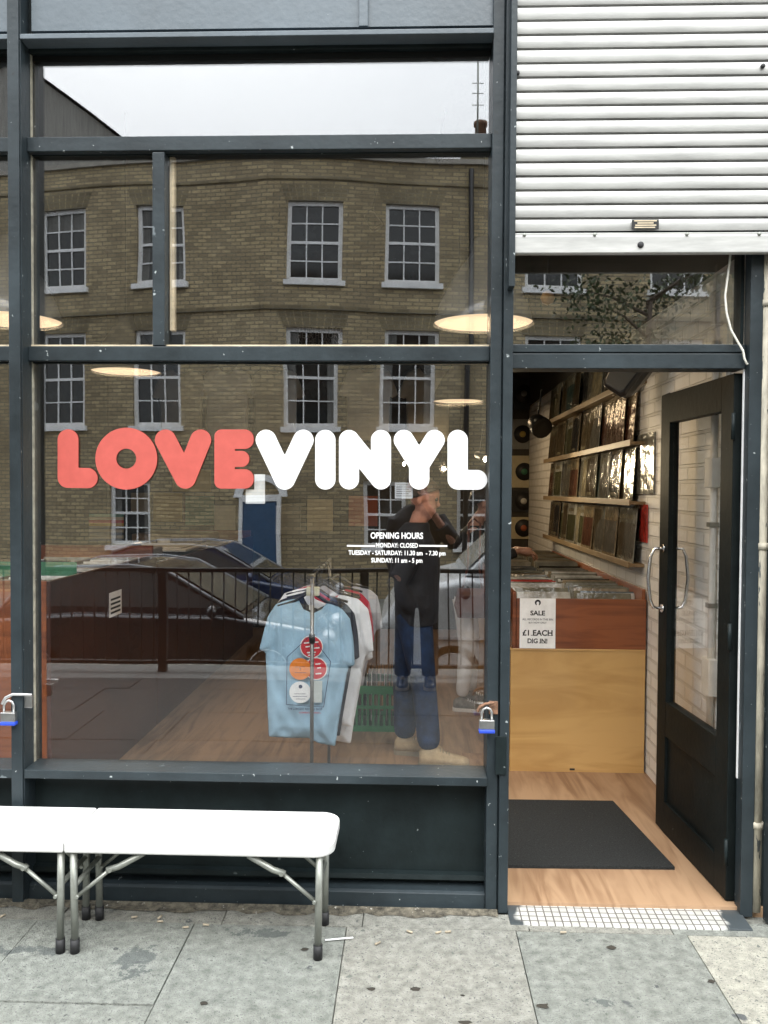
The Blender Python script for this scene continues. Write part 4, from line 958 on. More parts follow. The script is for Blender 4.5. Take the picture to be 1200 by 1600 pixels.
# ---- lamps
M_SHADE = pm('grey_enamel', (.20, .20, .19), .2, var=.03, coat=.5)
M_DIFF = emit('lamp_glow', (1.0, .76, .48), .34)
M_BULB = emit('bulb_glow', (1.0, .82, .55), 60.)
def pendant(x, y, z, label):
    b = empty('pendant_lamp', (x, y, z), label, 'lamp', 'enamel pendant lamps'); r = .25
    m = MB(); m.lathe([(r, 0), (r * .99, .02), (r * .9, .1), (r * .7, .2), (r * .42, .30), (r * .26, .345), (r * .22, .42), (r * .12, .43), (0, .43)], (x, y, z), 'Z', 40)
    m.build('lamp_shade', M_SHADE, b)
    m = MB(); m.lathe([(0, .012), (r * .97, .012)], (x, y, z), 'Z', 40); m.build('diffuser', M_DIFF, b)
    m = MB(); m.tube([(x, y, z + .43), (x, y, CZ)], .005, 6); m.build('cord', M_BLACKP, b)
    ld = bpy.data.lights.new('lamp_light', 'AREA'); ld.shape = 'DISK'; ld.size = .45; ld.energy = 3.; ld.color = (1, .72, .42)
    lo = bpy.data.objects.new('lamp_light', ld); COL.objects.link(lo); lo.parent = b; lo.location = (0, 0, -.004)
pw = W(755, 507, .95); pendant(pw.x, .95, pw.z, 'large cream-glowing pendant lamp hanging behind the centre post')
pw = W(17, 502, .95); pendant(pw.x, .95, pw.z, 'large pendant lamp hanging behind the left mullion')
pw = W(197, 582, 2.75); pendant(pw.x, 2.75, pw.z, 'small-looking pendant lamp above the long far bin')
pw = W(716, 628, 4.9); pendant(pw.x, 4.9, pw.z, 'furthest pendant lamp, low beside the post')
def spot(p, aim, label, lit=True, e=14., r=.055):
    p = Vector(p); b = empty('spotlight', p, label, 'spotlight', 'track spotlights'); t = (Vector(aim) - p).normalized()
    m = MB(); m.tube([p - t * .13, p - t * .11, p - t * .02, p + t * .02], [r * .6, r * .85, r, r], 14, caps=True); m.build('lamp_can', M_BLACKP, b)
    m = MB(); m.tube([p + t * .0205, p + t * .024], r * .62, 14); m.build('bulb', M_BULB if lit and p.z < 3 else M_BLACKP, b)
    m = MB(); m.tube([p - t * .07 + ZV * r, Vector((p.x, p.y, p.z + .30))], .008, 6); m.build('stem', M_BLACKP, b)
    if lit:
        ld = bpy.data.lights.new('spot_light', 'SPOT'); ld.energy = e; ld.spot_size = R(95) if p.z < 3 else R(62); ld.spot_blend = .6; ld.color = (1, .80, .50); ld.shadow_soft_size = .04
        lo = bpy.data.objects.new('spot_light', ld); COL.objects.link(lo); lo.parent = b; lo.location = t * .04
        lo.rotation_euler = t.to_track_quat('-Z', 'Y').to_euler()
p1 = W(757, 716, 3.6); spot(p1, (RX - .2, 2.6, 1.5), 'lit spotlight glowing beside the last white letter', True, 9, .034)
p2 = W(629, 724, 4.3); spot(p2, (1.0, 3.4, 1.4), 'lit spotlight glowing between the white letters N and Y', True, 8, .026)
p3 = W(693, 731, 4.6); spot(p3, (.4, 2., .4), 'small lit spotlight beside the white letter Y', True, 4, .03)
p4 = W(846, 668, 3.4); spot(p4, (RX, 2.4, 1.6), 'black spotlight can hanging before the back wall', False, 0, .085)
for (xx_, yy_, ee) in ((.2, 2.2, 6), (-.3, 3.6, 6)):  # two added ceiling spots with dark bulbs, there to light the record wall
    spot((xx_, yy_, 3.75), (RX, yy_ + .1, 1.35), 'added black ceiling spotlight washing the record wall' if ee and yy_ < 3 else 'added black ceiling spotlight deeper in the shop', True, ee * 1.3)
# speaker high on the right wall
sp_ = W(984, 582, 1.15); s0 = Vector((sp_.x, 1.15, sp_.z))
sb_ = empty('wall_speaker', s0, 'black loudspeaker tilted down from the wall above the records', 'speaker')
rot = Matrix.Rotation(R(28), 3, 'Y') @ Matrix.Rotation(R(20), 3, 'X') @ Matrix.Rotation(R(-30), 3, 'Z')
m = MB(); prof8 = [(-.075, -.10), (-.055, -.125), (.055, -.125), (.075, -.10), (.095, .12), (.07, .14), (-.07, .14), (-.095, .12)]
vs = []
for d_, k_ in ((-.09, .82), (-.07, .97), (.0, 1.), (.11, .72)):
    vs += [s0 + rot @ Vector((x * k_, d_, z * k_)) for x, z in prof8]
fs = [tuple(range(8)), tuple(range(31, 23, -1))] + [(r_ * 8 + j, r_ * 8 + (j + 1) % 8, (r_ + 1) * 8 + (j + 1) % 8, (r_ + 1) * 8 + j) for r_ in range(3) for j in range(8)]
m.add(vs, fs); m.build('cabinet', M_BLACKP, sb_, .006)
m = MB(); pl_ = [s0 + rot @ Vector((x * .74, -.0935, z * .74)) for x, z in prof8]; m.add(pl_ + [p + rot @ Vector((0, .002, 0)) for p in pl_], [tuple(range(8)), tuple(range(15, 7, -1))] + [(j, (j + 1) % 8, 8 + (j + 1) % 8, 8 + j) for j in range(8)]); m.build('grille', pm('speaker_grille', (.05, .055, .058), .5, bump=.6, bscale=400), sb_)
m = MB(); m.tube([s0 + rot @ Vector((0, .10, 0)), (RX - .02, 1.25, s0.z + .1)], .015, 8); m.build('bracket', M_BLACKP, sb_)
# small amber disc seen through the fanlight
ap = W(856, 465, 2.6); m = MB(); m.lathe([(0, -.012), (.045, -.012), (.05, 0), (.05, .02), (0, .02)], (ap.x, 2.6, ap.z), 'Y', 8); 
al = m.build('amber_disc', pm('amber_wood', (.52, .27, .08), .5), None, 0, origin=(ap.x, 2.6, ap.z)); tag(al, 'small amber octagonal disc hanging behind the fanlight glass', 'disc')
m = MB(); m.tube([(ap.x, 2.6, ap.z + .05), (ap.x, 2.6, CZ)], .003, 6); m.build('cord', M_BLACKP, al)

# ================================================================== PEOPLE
def skin_mesh(V, E, levels=1):
    """V: name -> (pos, (rx, ry)); first entry is the root"""
    names = list(V); me = bpy.data.meshes.new('sk'); me.from_pydata([V[n][0] for n in names], [(names.index(a), names.index(b)) for a, b in E], [])
    ob = bpy.data.objects.new('sk', me); COL.objects.link(ob)
    ob.modifiers.new('s', 'SKIN'); 
    for i, n in enumerate(names):
        sv = me.skin_vertices[0].data[i]; r_ = V[n][1]; sv.radius = r_ if isinstance(r_, tuple) else (r_, r_); sv.use_root = (i == 0)
    if levels: ob.modifiers.new('b', 'SUBSURF').levels = levels
    ob.modifiers[-1].render_levels = levels if levels else 0
    dg = bpy.context.evaluated_depsgraph_get(); dg.update()
    m2 = bpy.data.meshes.new_from_object(ob.evaluated_get(dg)); vs = [v.co.copy() for v in m2.vertices]; fs = [tuple(p.vertices) for p in m2.polygons]
    bpy.data.objects.remove(ob); bpy.data.meshes.remove(me); bpy.data.meshes.remove(m2)
    return vs, fs
def remeshed(mb, voxel):
    me = bpy.data.meshes.new('rm'); me.from_pydata(mb.v, [], mb.f)
    bm = bmesh.new(); bm.from_mesh(me); bmesh.ops.recalc_face_normals(bm, faces=bm.faces); bm.to_mesh(me); bm.free()
    ob = bpy.data.objects.new('rm', me); COL.objects.link(ob)
    md = ob.modifiers.new('r', 'REMESH'); md.mode = 'VOXEL'; md.voxel_size = voxel
    sm = ob.modifiers.new('s', 'SMOOTH'); sm.iterations = 3; sm.factor = .5
    dg = bpy.context.evaluated_depsgraph_get(); dg.update()
    m2 = bpy.data.meshes.new_from_object(ob.evaluated_get(dg)); out = MB(); out.add([v.co.copy() for v in m2.vertices], [tuple(p.vertices) for p in m2.polygons], 0, True)
    bpy.data.objects.remove(ob); bpy.data.meshes.remove(me); bpy.data.meshes.remove(m2)
    return out
def hand_parts(mb, wrist, fwd, up, s=1.):
    """palm, four bent fingers and a side thumb; fwd along the hand, up is the back of the hand"""
    wrist, fwd, up = Vector(wrist), Vector(fwd).normalized(), Vector(up).normalized(); side = fwd.cross(up).normalized(); up = side.cross(fwd)
    mb.tube([wrist - fwd * .02, wrist + fwd * .02, wrist + fwd * .05, wrist + fwd * .085], [.024 * s, .030 * s, .037 * s, .034 * s], 10)
    for k, (o, l) in enumerate(((-.030, .066), (-.010, .075), (.010, .071), (.029, .056))):
        a = wrist + fwd * .082 + side * o * s; b = a + fwd * l * .45 - up * .006; c_ = b + fwd * l * .3 - up * .018; d = c_ + fwd * l * .16 - up * .022
        mb.tube([a - fwd * .012, a, b, c_, d], [.0095, .0092, .0085, .0078, .0062], 8)
    a = wrist + fwd * .028 - side * .030 * s; mb.tube([a, a + fwd * .022 - side * .022, a + fwd * .048 - side * .030 - up * .010, a + fwd * .066 - side * .028 - up * .018], [.013, .0115, .010, .0075], 8)
def head_parts(mb, c, f, u, s=1.):
    """skull, jaw, nose, lips, ears; f is where the face points"""
    c, f, u = Vector(c), Vector(f).normalized(), Vector(u).normalized(); sd = f.cross(u).normalized(); u = sd.cross(f)
    def eb(off, rx, ry, rz):
        t = MB(); t.ball((0, 0, 0), rx * s, ry * s, rz * s); o_ = c + (f * off[0] + sd * off[1] + u * off[2]) * s
        mb.add([o_ + f * v[0] + sd * v[1] + u * v[2] for v in t.v], t.f)
    eb((0, 0, .035), .098, .077, .085); eb((.028, 0, -.03), .066, .062, .085); eb((.05, 0, -.085), .032, .034, .03)
    eb((.094, 0, -.012), .020, .012, .017); eb((.088, 0, .012), .012, .0095, .028); eb((.082, 0, -.052), .014, .022, .0065); eb((.080, 0, -.064), .014, .019, .0065)
    eb((.068, 0, .034), .022, .05, .012)
    for q in (-1, 1): eb((-.008, q * .077, -.005), .020, .008, .032)
    return [c + (f * .083 + sd * q * .031 + u * .018) * s for q in (-1, 1)]
M_SKIN = pm('skin', (.48, .235, .165), .55, var=.08, vscale=30); M_SKIN2 = pm('skin_tan', (.42, .22, .15), .55, var=.08, vscale=30)
M_JACK = pm('navy_jacket', (.014, .016, .022), .8, var=.25, vscale=12, bump=.5, bscale=22)
M_JEAN = pm('blue_denim', (.010, .030, .085), .9, var=.3, vscale=10, bump=.5, bscale=30)
M_SHOE = pm('beige_suede', (.46, .36, .22), .9, var=.12, vscale=20, bump=.3, bscale=80); M_SOLE = pm('shoe_sole', (.30, .26, .18), .85, var=.1)
M_WTR = pm('white_trouser', (.80, .81, .84), .85, var=.07, vscale=12, bump=.3, bscale=25); M_TOP = pm('black_top', (.018, .017, .018), .85, var=.2, bump=.3, bscale=20)
M_HAIR = pm('dark_hair', (.022, .015, .010), .5, var=.3, vscale=40, bump=.6, bscale=120, stretch=(1, 1, .2)); M_HAIR2 = pm('grey_brown_hair', (.06, .045, .035), .55, var=.3, vscale=50, bump=.6, bscale=120)
M_GTRAIN = pm('grey_trainer', (.26, .25, .23), .8, var=.2, vscale=30); M_EYE = pm('eye', (.03, .02, .015), .2)
def shoe(mb, heel, yaw, L, wd, h, mi_u=0, mi_s=1):
    """loft from heel to toe; the sole is a slab under the upper"""
    heel = Vector(heel); fx = Vector((math.cos(yaw), math.sin(yaw), 0)); sx = Vector((-fx.y, fx.x, 0))
    secs = [(0, .55, .62), (.06, .82, .86), (.18, .9, 1.0), (.32, .92, .98), (.46, .93, .74), (.60, 1.0, .58), (.75, 1.02, .47), (.88, .86, .40), (.96, .6, .32), (1.0, .3, .22)]
    rings = []; srings = []
    for t, kw, kh in secs:
        r_ = []
        for a in range(9):
            an = math.pi * a / 8; r_.append(heel + fx * (t * L) + sx * (math.cos(an) * wd / 2 * kw) + ZV * (.022 + math.sin(an) ** .8 * h * kh))
        rings.append(r_)
        srings.append([heel + fx * (t * L * 1.02 - .004) + sx * (q * wd / 2 * kw * 1.07) + ZV * z for q, z in ((1, 0), (1, .026), (-1, .026), (-1, 0))])
    def loft(rs, mi, sm):
        n = len(rs[0]); vs = [v for r_ in rs for v in r_]; fs = []
        for i in range(len(rs) - 1):
            for j in range(n): fs.append((i * n + j, i * n + (j + 1) % n, (i + 1) * n + (j + 1) % n, (i + 1) * n + j))
        fs += [tuple(range(n)), tuple(range(len(vs) - 1, len(vs) - n - 1, -1))]; mb.add(vs, fs, mi, sm)
    loft(rings, mi_u, True); loft(srings, mi_s, False)
    for k in range(4):                                     # laces
        t = .42 + k * .06; z = .022 + h * (.80 - k * .075); c_ = heel + fx * t * L + ZV * (z + .004)
        mb.tube([c_ - sx * wd * .22 - ZV * .012, c_ + ZV * .002, c_ + sx * wd * .22 - ZV * .012], .0035, 6, mi_s)
# ---- man in profile, facing the bins
mo = Vector((F(660, 1180, FLOOR).x, F(660, 1186, FLOOR).y + .02, FLOOR))
man = empty('person', mo, 'person in navy jacket, blue jeans and beige lace-up shoes inside the window', 'person', 'people inside the shop')
P = lambda x, y, z: mo + Vector((x - .055, y, z * .955))
fheel = F(655, 1196, FLOOR); fh = Vector((fheel.x, fheel.y + .0, FLOOR)); rheel = F(617, 1176, FLOOR); rh = Vector((rheel.x, rheel.y, FLOOR))
ankF, ankR = fh + Vector((.06, 0, .10)), rh + Vector((.06, 0, .10))
kneF, kneR = P(.055, -.08, .50), P(-.055, .085, .50)
V = {'pel': (P(0, 0, .92), (.13, .11)), 'sp': (P(-.005, 0, 1.1), (.13, .10)), 'ch': (P(0, 0, 1.26), (.10, .09)), 'nb': (P(.01, 0, 1.41), (.058, .058)), 'nk': (P(.03, 0, 1.49), (.055, .055)), 'hd': (P(.04, 0, 1.545), (.055, .055)),
     'hF': (P(.0, -.095, .86), .095), 'kF': (kneF, .062), 'aF': (ankF, .042), 'hR': (P(-.01, .095, .86), .095), 'kR': (kneR, .062), 'aR': (ankR, .042),
     'sF': (P(-.005, -.15, 1.36), .05), 'eF': (P(-.11, -.20, 1.09), .045), 'wF': (P(.03, -.13, .96), .03), 'sR': (P(-.005, .15, 1.36), .05), 'eR': (P(-.02, .23, 1.09), .045), 'wR': (P(.03, .13, .96), .03)}
E = [('pel', 'sp'), ('sp', 'ch'), ('ch', 'nb'), ('nb', 'nk'), ('nk', 'hd'), ('pel', 'hF'), ('hF', 'kF'), ('kF', 'aF'), ('pel', 'hR'), ('hR', 'kR'), ('kR', 'aR'), ('ch', 'sF'), ('sF', 'eF'), ('eF', 'wF'), ('ch', 'sR'), ('sR', 'eR'), ('eR', 'wR')]
bm_ = MB(); vs, fs = skin_mesh(V, E); bm_.add(vs, fs)
hc = P(.045, 0, 1.60); hf, hu = Vector((1, -.12, -.22)), Vector((.22, 0, 1))
eyes = head_parts(bm_, hc, hf, hu, .98)
hand_parts(bm_, V['wF'][0], (.3, .7, -.3), (0, -.3, 1)); hand_parts(bm_, V['wR'][0], (.3, -.7, -.3), (0, .3, 1))
remeshed(bm_, .0075).build('body', M_SKIN, man)
m = MB(); [m.ball(e, .011, .011, .011, 10, 6) for e in eyes]; m.build('eyes', M_EYE, man)
def hair(c, f, u, s, mat, par, long=False):
    c, f, u = Vector(c), Vector(f).normalized(), Vector(u).normalized(); sd = f.cross(u).normalized(); u = sd.cross(f); m = MB(); t = MB(); t.ball((0, 0, 0), 1, 1, 1, 28, 18)
    rr = random.Random(5); vs = []
    for v in t.v:
        x, y_, z = v; lim = -.15 + .75 * max(0, x) - (1.25 if long else .35) * max(0, -x)
        if z < lim: z = lim + (z - lim) * .06
        k = 1 + rr.uniform(-.03, .03)
        vs.append(c + (f * (x * .108 - .008 - (.02 if long and z < 0 else 0)) + sd * (y_ * .088) + u * (z * (.10 if z > 0 else .13) + .037)) * s * k)
    m.add(vs, t.f, 0, True); return m.build('hair', mat, par)
hair(hc, hf, hu, .98, M_HAIR2, man)
def grown(keys, extra, edges, Vd, add=.016):
    W_ = {}
    for k in keys:
        p, r_ = Vd[k]; r_ = r_ if isinstance(r_, tuple) else (r_, r_); W_[k] = (p, (r_[0] + add, r_[1] + add))
    W_.update(extra); return skin_mesh(W_, edges, 2)
def garment(sections, arms, mat, name, par, fx=XV, voxel=.011):
    """one shell: stacked torso ovals (centre, depth, half width) fused with tapering sleeves"""
    sd = Vector((-fx.y, fx.x, 0)); g = MB(); n = 20; vs = []; fs = []
    for c_, rx_, ry_ in sections:
        for j in range(n):
            a = 2 * math.pi * j / n; vs.append(Vector(c_) + fx * (math.cos(a) * rx_) + sd * (math.sin(a) * ry_))
    k_ = len(sections)
    for i in range(k_ - 1):
        for j in range(n): fs.append((i * n + j, i * n + (j + 1) % n, (i + 1) * n + (j + 1) % n, (i + 1) * n + j))
    fs += [tuple(range(n)), tuple(range((k_ - 1) * n, k_ * n))]; g.add(vs, fs)
    for pts_, rr_ in arms: g.tube(pts_, rr_, 12)
    return remeshed(g, voxel).build(name, mat, par)
garment([(P(.01, 0, .84), .125, .175), (P(.01, 0, .95), .14, .19), (P(0, 0, 1.1), .14, .18), (P(0, 0, 1.25), .14, .195), (P(-.01, 0, 1.35), .125, .195), (P(-.005, 0, 1.41), .095, .14), (P(.015, 0, 1.46), .072, .08)],
        [([P(-.01, s_ * .15, 1.36), P(-.03, s_ * .195, 1.27), P(-.10, s_ * .215, 1.10), P(-.05, s_ * .19, 1.0), P(.03, s_ * .14, .94)], [.07, .072, .062, .058, .056]) for s_ in (-1, 1)], M_JACK, 'jacket', man)
vs, fs = grown(['pel', 'hF', 'kF', 'hR', 'kR'], {'aF': (ankF - ZV * .02, .072), 'aR': (ankR - ZV * .02, .072), 'wst': (P(0, 0, 1.0), (.13, .12)), 'cF': (kneF.lerp(ankF, .45), .075), 'cR': (kneR.lerp(ankR, .45), .075)},
               [('pel', 'wst'), ('pel', 'hF'), ('hF', 'kF'), ('kF', 'cF'), ('cF', 'aF'), ('pel', 'hR'), ('hR', 'kR'), ('kR', 'cR'), ('cR', 'aR')], V, .018)
m = MB(); m.add(vs, fs, 0, True); m.build('jeans', M_JEAN, man)
for hl, yw in ((fh, R(-3)), (rh, R(-6))):
    m = MB(); shoe(m, hl, yw, .285, .105, .095); m.build('shoe', [M_SHOE, M_SOLE], man)
# ---- woman in white trousers, reaching into the bin
wo_ = F(733, 1108, FLOOR); wo = Vector((wo_.x - .02, wo_.y + .05, FLOOR))
wm = empty('person', wo, 'person in white trousers and dark top reaching into the record bin', 'person', 'people inside the shop')
Q = lambda x, y, z: wo + Vector((x, y, z))
V2 = {'pel': (Q(-.02, 0, .87), (.125, .105)), 'sp': (Q(-.005, 0, 1.04), (.105, .085)), 'ch': (Q(.03, 0, 1.2), (.125, .095)), 'nb': (Q(.06, 0, 1.33), (.062, .062)), 'nk': (Q(.085, 0, 1.39), (.045, .045)), 'hd': (Q(.11, 0, 1.44), (.048, .048)),
      'hF': (Q(-.01, -.085, .80), .088), 'kF': (Q(.0, -.085, .46), .055), 'aF': (Q(-.035, -.08, .09), .036), 'hR': (Q(-.01, .085, .80), .088), 'kR': (Q(.04, .09, .46), .055), 'aR': (Q(.04, .11, .09), .036),
      'sF': (Q(.035, -.15, 1.29), .05), 'eF': (Q(.15, -.20, 1.08), .038), 'wF': (Q(.36, -.14, 1.16), .027), 'sR': (Q(.035, .15, 1.29), .05), 'eR': (Q(.16, .18, 1.08), .038), 'wR': (Q(.37, .08, 1.15), .027)}
bm_ = MB(); vs, fs = skin_mesh(V2, E); bm_.add(vs, fs)
hc2 = Q(.125, 0, 1.485); hf2, hu2 = Vector((1, -.05, -.5)), Vector((.5, 0, 1)); eyes = head_parts(bm_, hc2, hf2, hu2, .92)
hand_parts(bm_, V2['wF'][0], (.95, .15, -.15), (0, -.3, 1), .9); hand_parts(bm_, V2['wR'][0], (.95, -.1, -.25), (0, .3, 1), .9)
remeshed(bm_, .0075).build('body', M_SKIN2, wm)
m = MB(); [m.ball(e, .010, .010, .010, 10, 6) for e in eyes]; m.build('eyes', M_EYE, wm)
hair(hc2, hf2, hu2, .95, M_HAIR, wm, True)
garment([(Q(-.015, 0, .80), .12, .155), (Q(-.015, 0, .9), .13, .165), (Q(-.005, 0, 1.04), .115, .14), (Q(.03, 0, 1.2), .13, .16), (Q(.045, 0, 1.28), .105, .16), (Q(.06, 0, 1.33), .07, .10)],
        [([V2['s' + k_][0], V2['e' + k_][0], V2['e' + k_][0].lerp(V2['w' + k_][0], .85)], [.062, .05, .04]) for k_ in 'FR'], M_TOP, 'top', wm)
vs, fs = grown(['pel', 'hF', 'kF', 'aF', 'hR', 'kR', 'aR'], {'wst': (Q(-.02, 0, .95), (.11, .1))}, [('pel', 'wst'), ('pel', 'hF'), ('hF', 'kF'), ('kF', 'aF'), ('pel', 'hR'), ('hR', 'kR'), ('kR', 'aR')], V2, .013)
m = MB(); m.add(vs, fs, 0, True); m.build('trousers', M_WTR, wm)
for hl, yw in ((V2['aF'][0] + Vector((-.06, 0, -.09)), R(-8)), (V2['aR'][0] + Vector((-.06, 0, -.09)), R(0))):
    m = MB(); shoe(m, (hl.x, hl.y, FLOOR), yw, .25, .09, .075); m.build('shoe', [M_GTRAIN, M_WHITEV], wm)
hb = Q(.02, -.235, .80); M_BAG = pm('brown_leather', (.13, .035, .022), .4, var=.15, coat=.2)
hbg = empty('handbag', hb, 'brown leather handbag at the hip of the person in white trousers', 'handbag')
m = MB(); inflate(m, poly_sdf([(-.10, .10), (-.125, -.02), (-.10, -.11), (.10, -.11), (.125, -.02), (.10, .10)]), (-.18, -.13, .18, .12), .012, lambda x, z, o: hb + Vector((x, o, z)), lambda x, z, d, s: min(.05, .008 + d * 1.0)); m.build('bag_body', M_BAG, hbg)
m = MB(); sh_ = Q(.035, -.19, 1.35); m.tube([hb + Vector((-.07, 0, .08)), hb + Vector((-.03, .0, .25)), sh_ + Vector((-.04, -.03, 0)), sh_ + Vector((.0, .03, .035)), sh_ + Vector((.04, -.03, 0)), hb + Vector((.05, 0, .25)), hb + Vector((.07, 0, .08))], .008, 8); m.build('strap', M_BAG, hbg)

# ---- the photographer, standing behind the lens at the kerb and mirrored in the glass
po = Vector((.06, -3.50, 0.0)); ph = empty('person', po, 'person in dark jacket holding up a phone, mirrored in the window', 'person')
T_ = lambda x, y, z: po + Vector((-y, x, z))               # x forward (to the shop), y to the left
V3 = {'pel': (T_(0, 0, .92), (.12, .11)), 'sp': (T_(0, 0, 1.1), (.12, .10)), 'ch': (T_(0, 0, 1.26), (.10, .09)), 'nb': (T_(.01, 0, 1.41), (.055, .055)), 'nk': (T_(.02, 0, 1.48), (.055, .055)), 'hd': (T_(.03, 0, 1.54), (.055, .055)),
      'hF': (T_(0, -.09, .86), .09), 'kF': (T_(.02, -.10, .49), .06), 'aF': (T_(-.01, -.11, .09), .042), 'hR': (T_(0, .09, .86), .09), 'kR': (T_(.02, .10, .49), .06), 'aR': (T_(-.01, .11, .09), .042),
      'sF': (T_(0, -.16, 1.36), .045), 'eF': (T_(.06, -.30, 1.16), .038), 'wF': (T_(.18, -.07, 1.48), .033), 'sR': (T_(0, .16, 1.36), .045), 'eR': (T_(-.05, .215, 1.10), .038), 'wR': (T_(.05, .17, .90), .03)}
bm_ = MB(); vs, fs = skin_mesh(V3, E); bm_.add(vs, fs)
hc3 = T_(.04, 0, 1.61); eyes = head_parts(bm_, hc3, (0, 1, -.05), (0, .05, 1), .98)
hand_parts(bm_, V3['wF'][0], (-.35, .25, .9), (.6, .6, 0), .95); hand_parts(bm_, V3['wR'][0], (.7, .2, -.6), (-1, .2, 0), .95)
remeshed(bm_, .008).build('body', M_SKIN, ph)
m = MB(); [m.ball(e, .011, .011, .011, 10, 6) for e in eyes]; m.build('eyes', M_EYE, ph)
hair(hc3, (0, 1, 0), (0, 0, 1), .98, M_HAIR2, ph)
garment([(T_(0, 0, .74), .125, .185), (T_(0, 0, .95), .14, .195), (T_(0, 0, 1.1), .14, .19), (T_(0, 0, 1.25), .14, .205), (T_(0, 0, 1.36), .13, .205), (T_(0, 0, 1.42), .10, .15), (T_(.01, 0, 1.47), .078, .085)],
        [([V3['s' + k_][0], V3['e' + k_][0], V3['e' + k_][0].lerp(V3['w' + k_][0], 1.05 if k_ == 'R' else .45)], [.082, .070, .055]) for k_ in 'FR'], M_JACK, 'jacket', ph, YV)
garment([(T_(0, 0, .82), .12, .165), (T_(0, 0, .95), .125, .16)], [([V3['h' + k_][0], V3['k' + k_][0], V3['a' + k_][0]], [.098, .078, .068]) for k_ in 'FR'], M_JACK, 'jeans', ph, YV)
for k_ in 'FR':
    m = MB(); q = V3['a' + k_][0]; shoe(m, (q.x, q.y - .06, 0.002), R(90), .28, .10, .09); m.build('shoe', [M_BLACKP, M_SOLE], ph)
pm_ph = MB(); pc3 = T_(.215, .01, 1.60); pm_ph.box(pc3.x - .036, pc3.x + .036, pc3.y - .005, pc3.y + .005, pc3.z - .072, pc3.z + .072)
tag(pm_ph.build('phone', M_BLACKP, None, .003), 'black phone held up by the mirrored person', 'phone')
X0, X1, Z0, Z1 = rect(617, 754, 645, 779, .012); m = MB(); m.box(X0, X1, .0105, .0118, Z0, Z1); nt_ = m.build('paper_notice', pm('grey_paper', (.42, .44, .46), .8, var=.05), None, 0, origin=(X0, .011, Z0)); tag(nt_, 'grey printed paper notice taped inside the glass under the letter Y', 'notice')
m = MB()
for k in range(6): zz = Z1 - (k + 1) * (Z1 - Z0) / 7.2; m.box(X0 + .006, X1 - (.006 if k % 2 else .016), .0098, .0105, zz - .0015, zz + .0015)
m.build('print', M_INKG, nt_)
m = MB(); X0, X1, Z0, Z1 = rect(384, 741, 414, 787, .012); m.box(X0, X1, .0105, .0125, Z0, Z0 + (Z1 - Z0) * .48); m.box(X0 + (X1 - X0) * .45, X1, .0106, .0124, Z0 + (Z1 - Z0) * .48, Z1); hc_ = m.build('window_card', M_CARD, None, 0, origin=(X0, .012, Z0)); tag(hc_, 'white stepped card taped inside the glass under the letters E and V', 'card')

# ================================================================== FOLDING BENCH
YN, YFR = F(118, 1498, 0).y, 0
zt0 = .44
# front lower edge and back upper edge fix the depth and the height
ben_front = -.452; ben_back = -.14
zT = W(300, 1264, ben_back).z; zBm = W(300, 1338, ben_front).z
xR = W(521, 1300, ben_front).x; xS = W(98.5, 1330, ben_front).x; xL = 2 * xS - xR
bn = empty('folding_bench', (xS, (ben_front + ben_back) / 2, 0), 'white plastic fold-in-half bench with grey metal legs', 'bench')
M_WH = M_WHITEP
def half_top(x0, x1, rounded_right):
    rr_ = .07; pts2 = []
    def arc(cx_, cy_, a0, a1):
        for k in range(7): a = R(a0 + (a1 - a0) * k / 6); pts2.append((cx_ + rr_ * math.cos(a), cy_ + rr_ * math.sin(a)))
    y0, y1 = ben_front, ben_back
    if rounded_right:
        pts2.append((x0, y0)); arc(x1 - rr_, y0 + rr_, -90, 0); arc(x1 - rr_, y1 - rr_, 0, 90); pts2.append((x0, y1))
    else:
        arc(x0 + rr_, y1 - rr_, 90, 180); arc(x0 + rr_, y0 + rr_, 180, 270); pts2.append((x1, y0)); pts2.append((x1, y1))
    n = len(pts2); m = MB(); vs = [(x, y, zBm) for x, y in pts2] + [(x, y, zT) for x, y in pts2]
    m.add(vs, [tuple(range(n)), tuple(range(n, 2 * n))] + [(i, (i + 1) % n, n + (i + 1) % n, n + i) for i in range(n)])
    return m.build('bench_top', M_WH, bn, .008, 3)
half_top(xS + .0012, xR, True); half_top(xL, xS - .0012, False)
lf, lb = -.425, -.20
def leg_set(xx, sgn):
    for yy_ in (lf, lb):
        m = MB(); m.tube([(xx, yy_, .045), (xx - sgn * .004, yy_, zBm - .001)], .0125, 12); lg = m.build('leg', M_GREYM, bn)
        m = MB(); m.tube([(xx, yy_, .001), (xx, yy_, .05)], .016, 12); m.build('rubber_foot', M_BLACK, lg)
        m = MB(); a = Vector((xx + sgn * .012, yy_, .20)); b = Vector((xx + sgn * .125, yy_, .295)); c_ = Vector((xx + sgn * .24, yy_, zBm - .004))
        m.tube([a, b], .007, 8); m.tube([b - Vector((sgn * .012, 0, .004)), b + Vector((sgn * .03, 0, .01)), c_], .011, 8)
        m.tube([b + Vector((0, -.013, 0)), b + Vector((0, .013, 0))], .008, 8); m.tube([a + Vector((0, -.016, -.0)), a + Vector((0, .016, 0))], .006, 8); m.build('brace', M_GREYM, bn)
    m = MB(); m.tube([(xx, lf, .235), (xx, lb, .235)], .009, 8); m.build('cross_bar', M_GREYM, bn)
leg_set(F(120, 1485, 0).x, 1); leg_set(F(97, 1485, 0).x, -1); leg_set(W(497, 1420, lf).x, -1); leg_set(2 * xS - W(497, 1420, lf).x, 1)

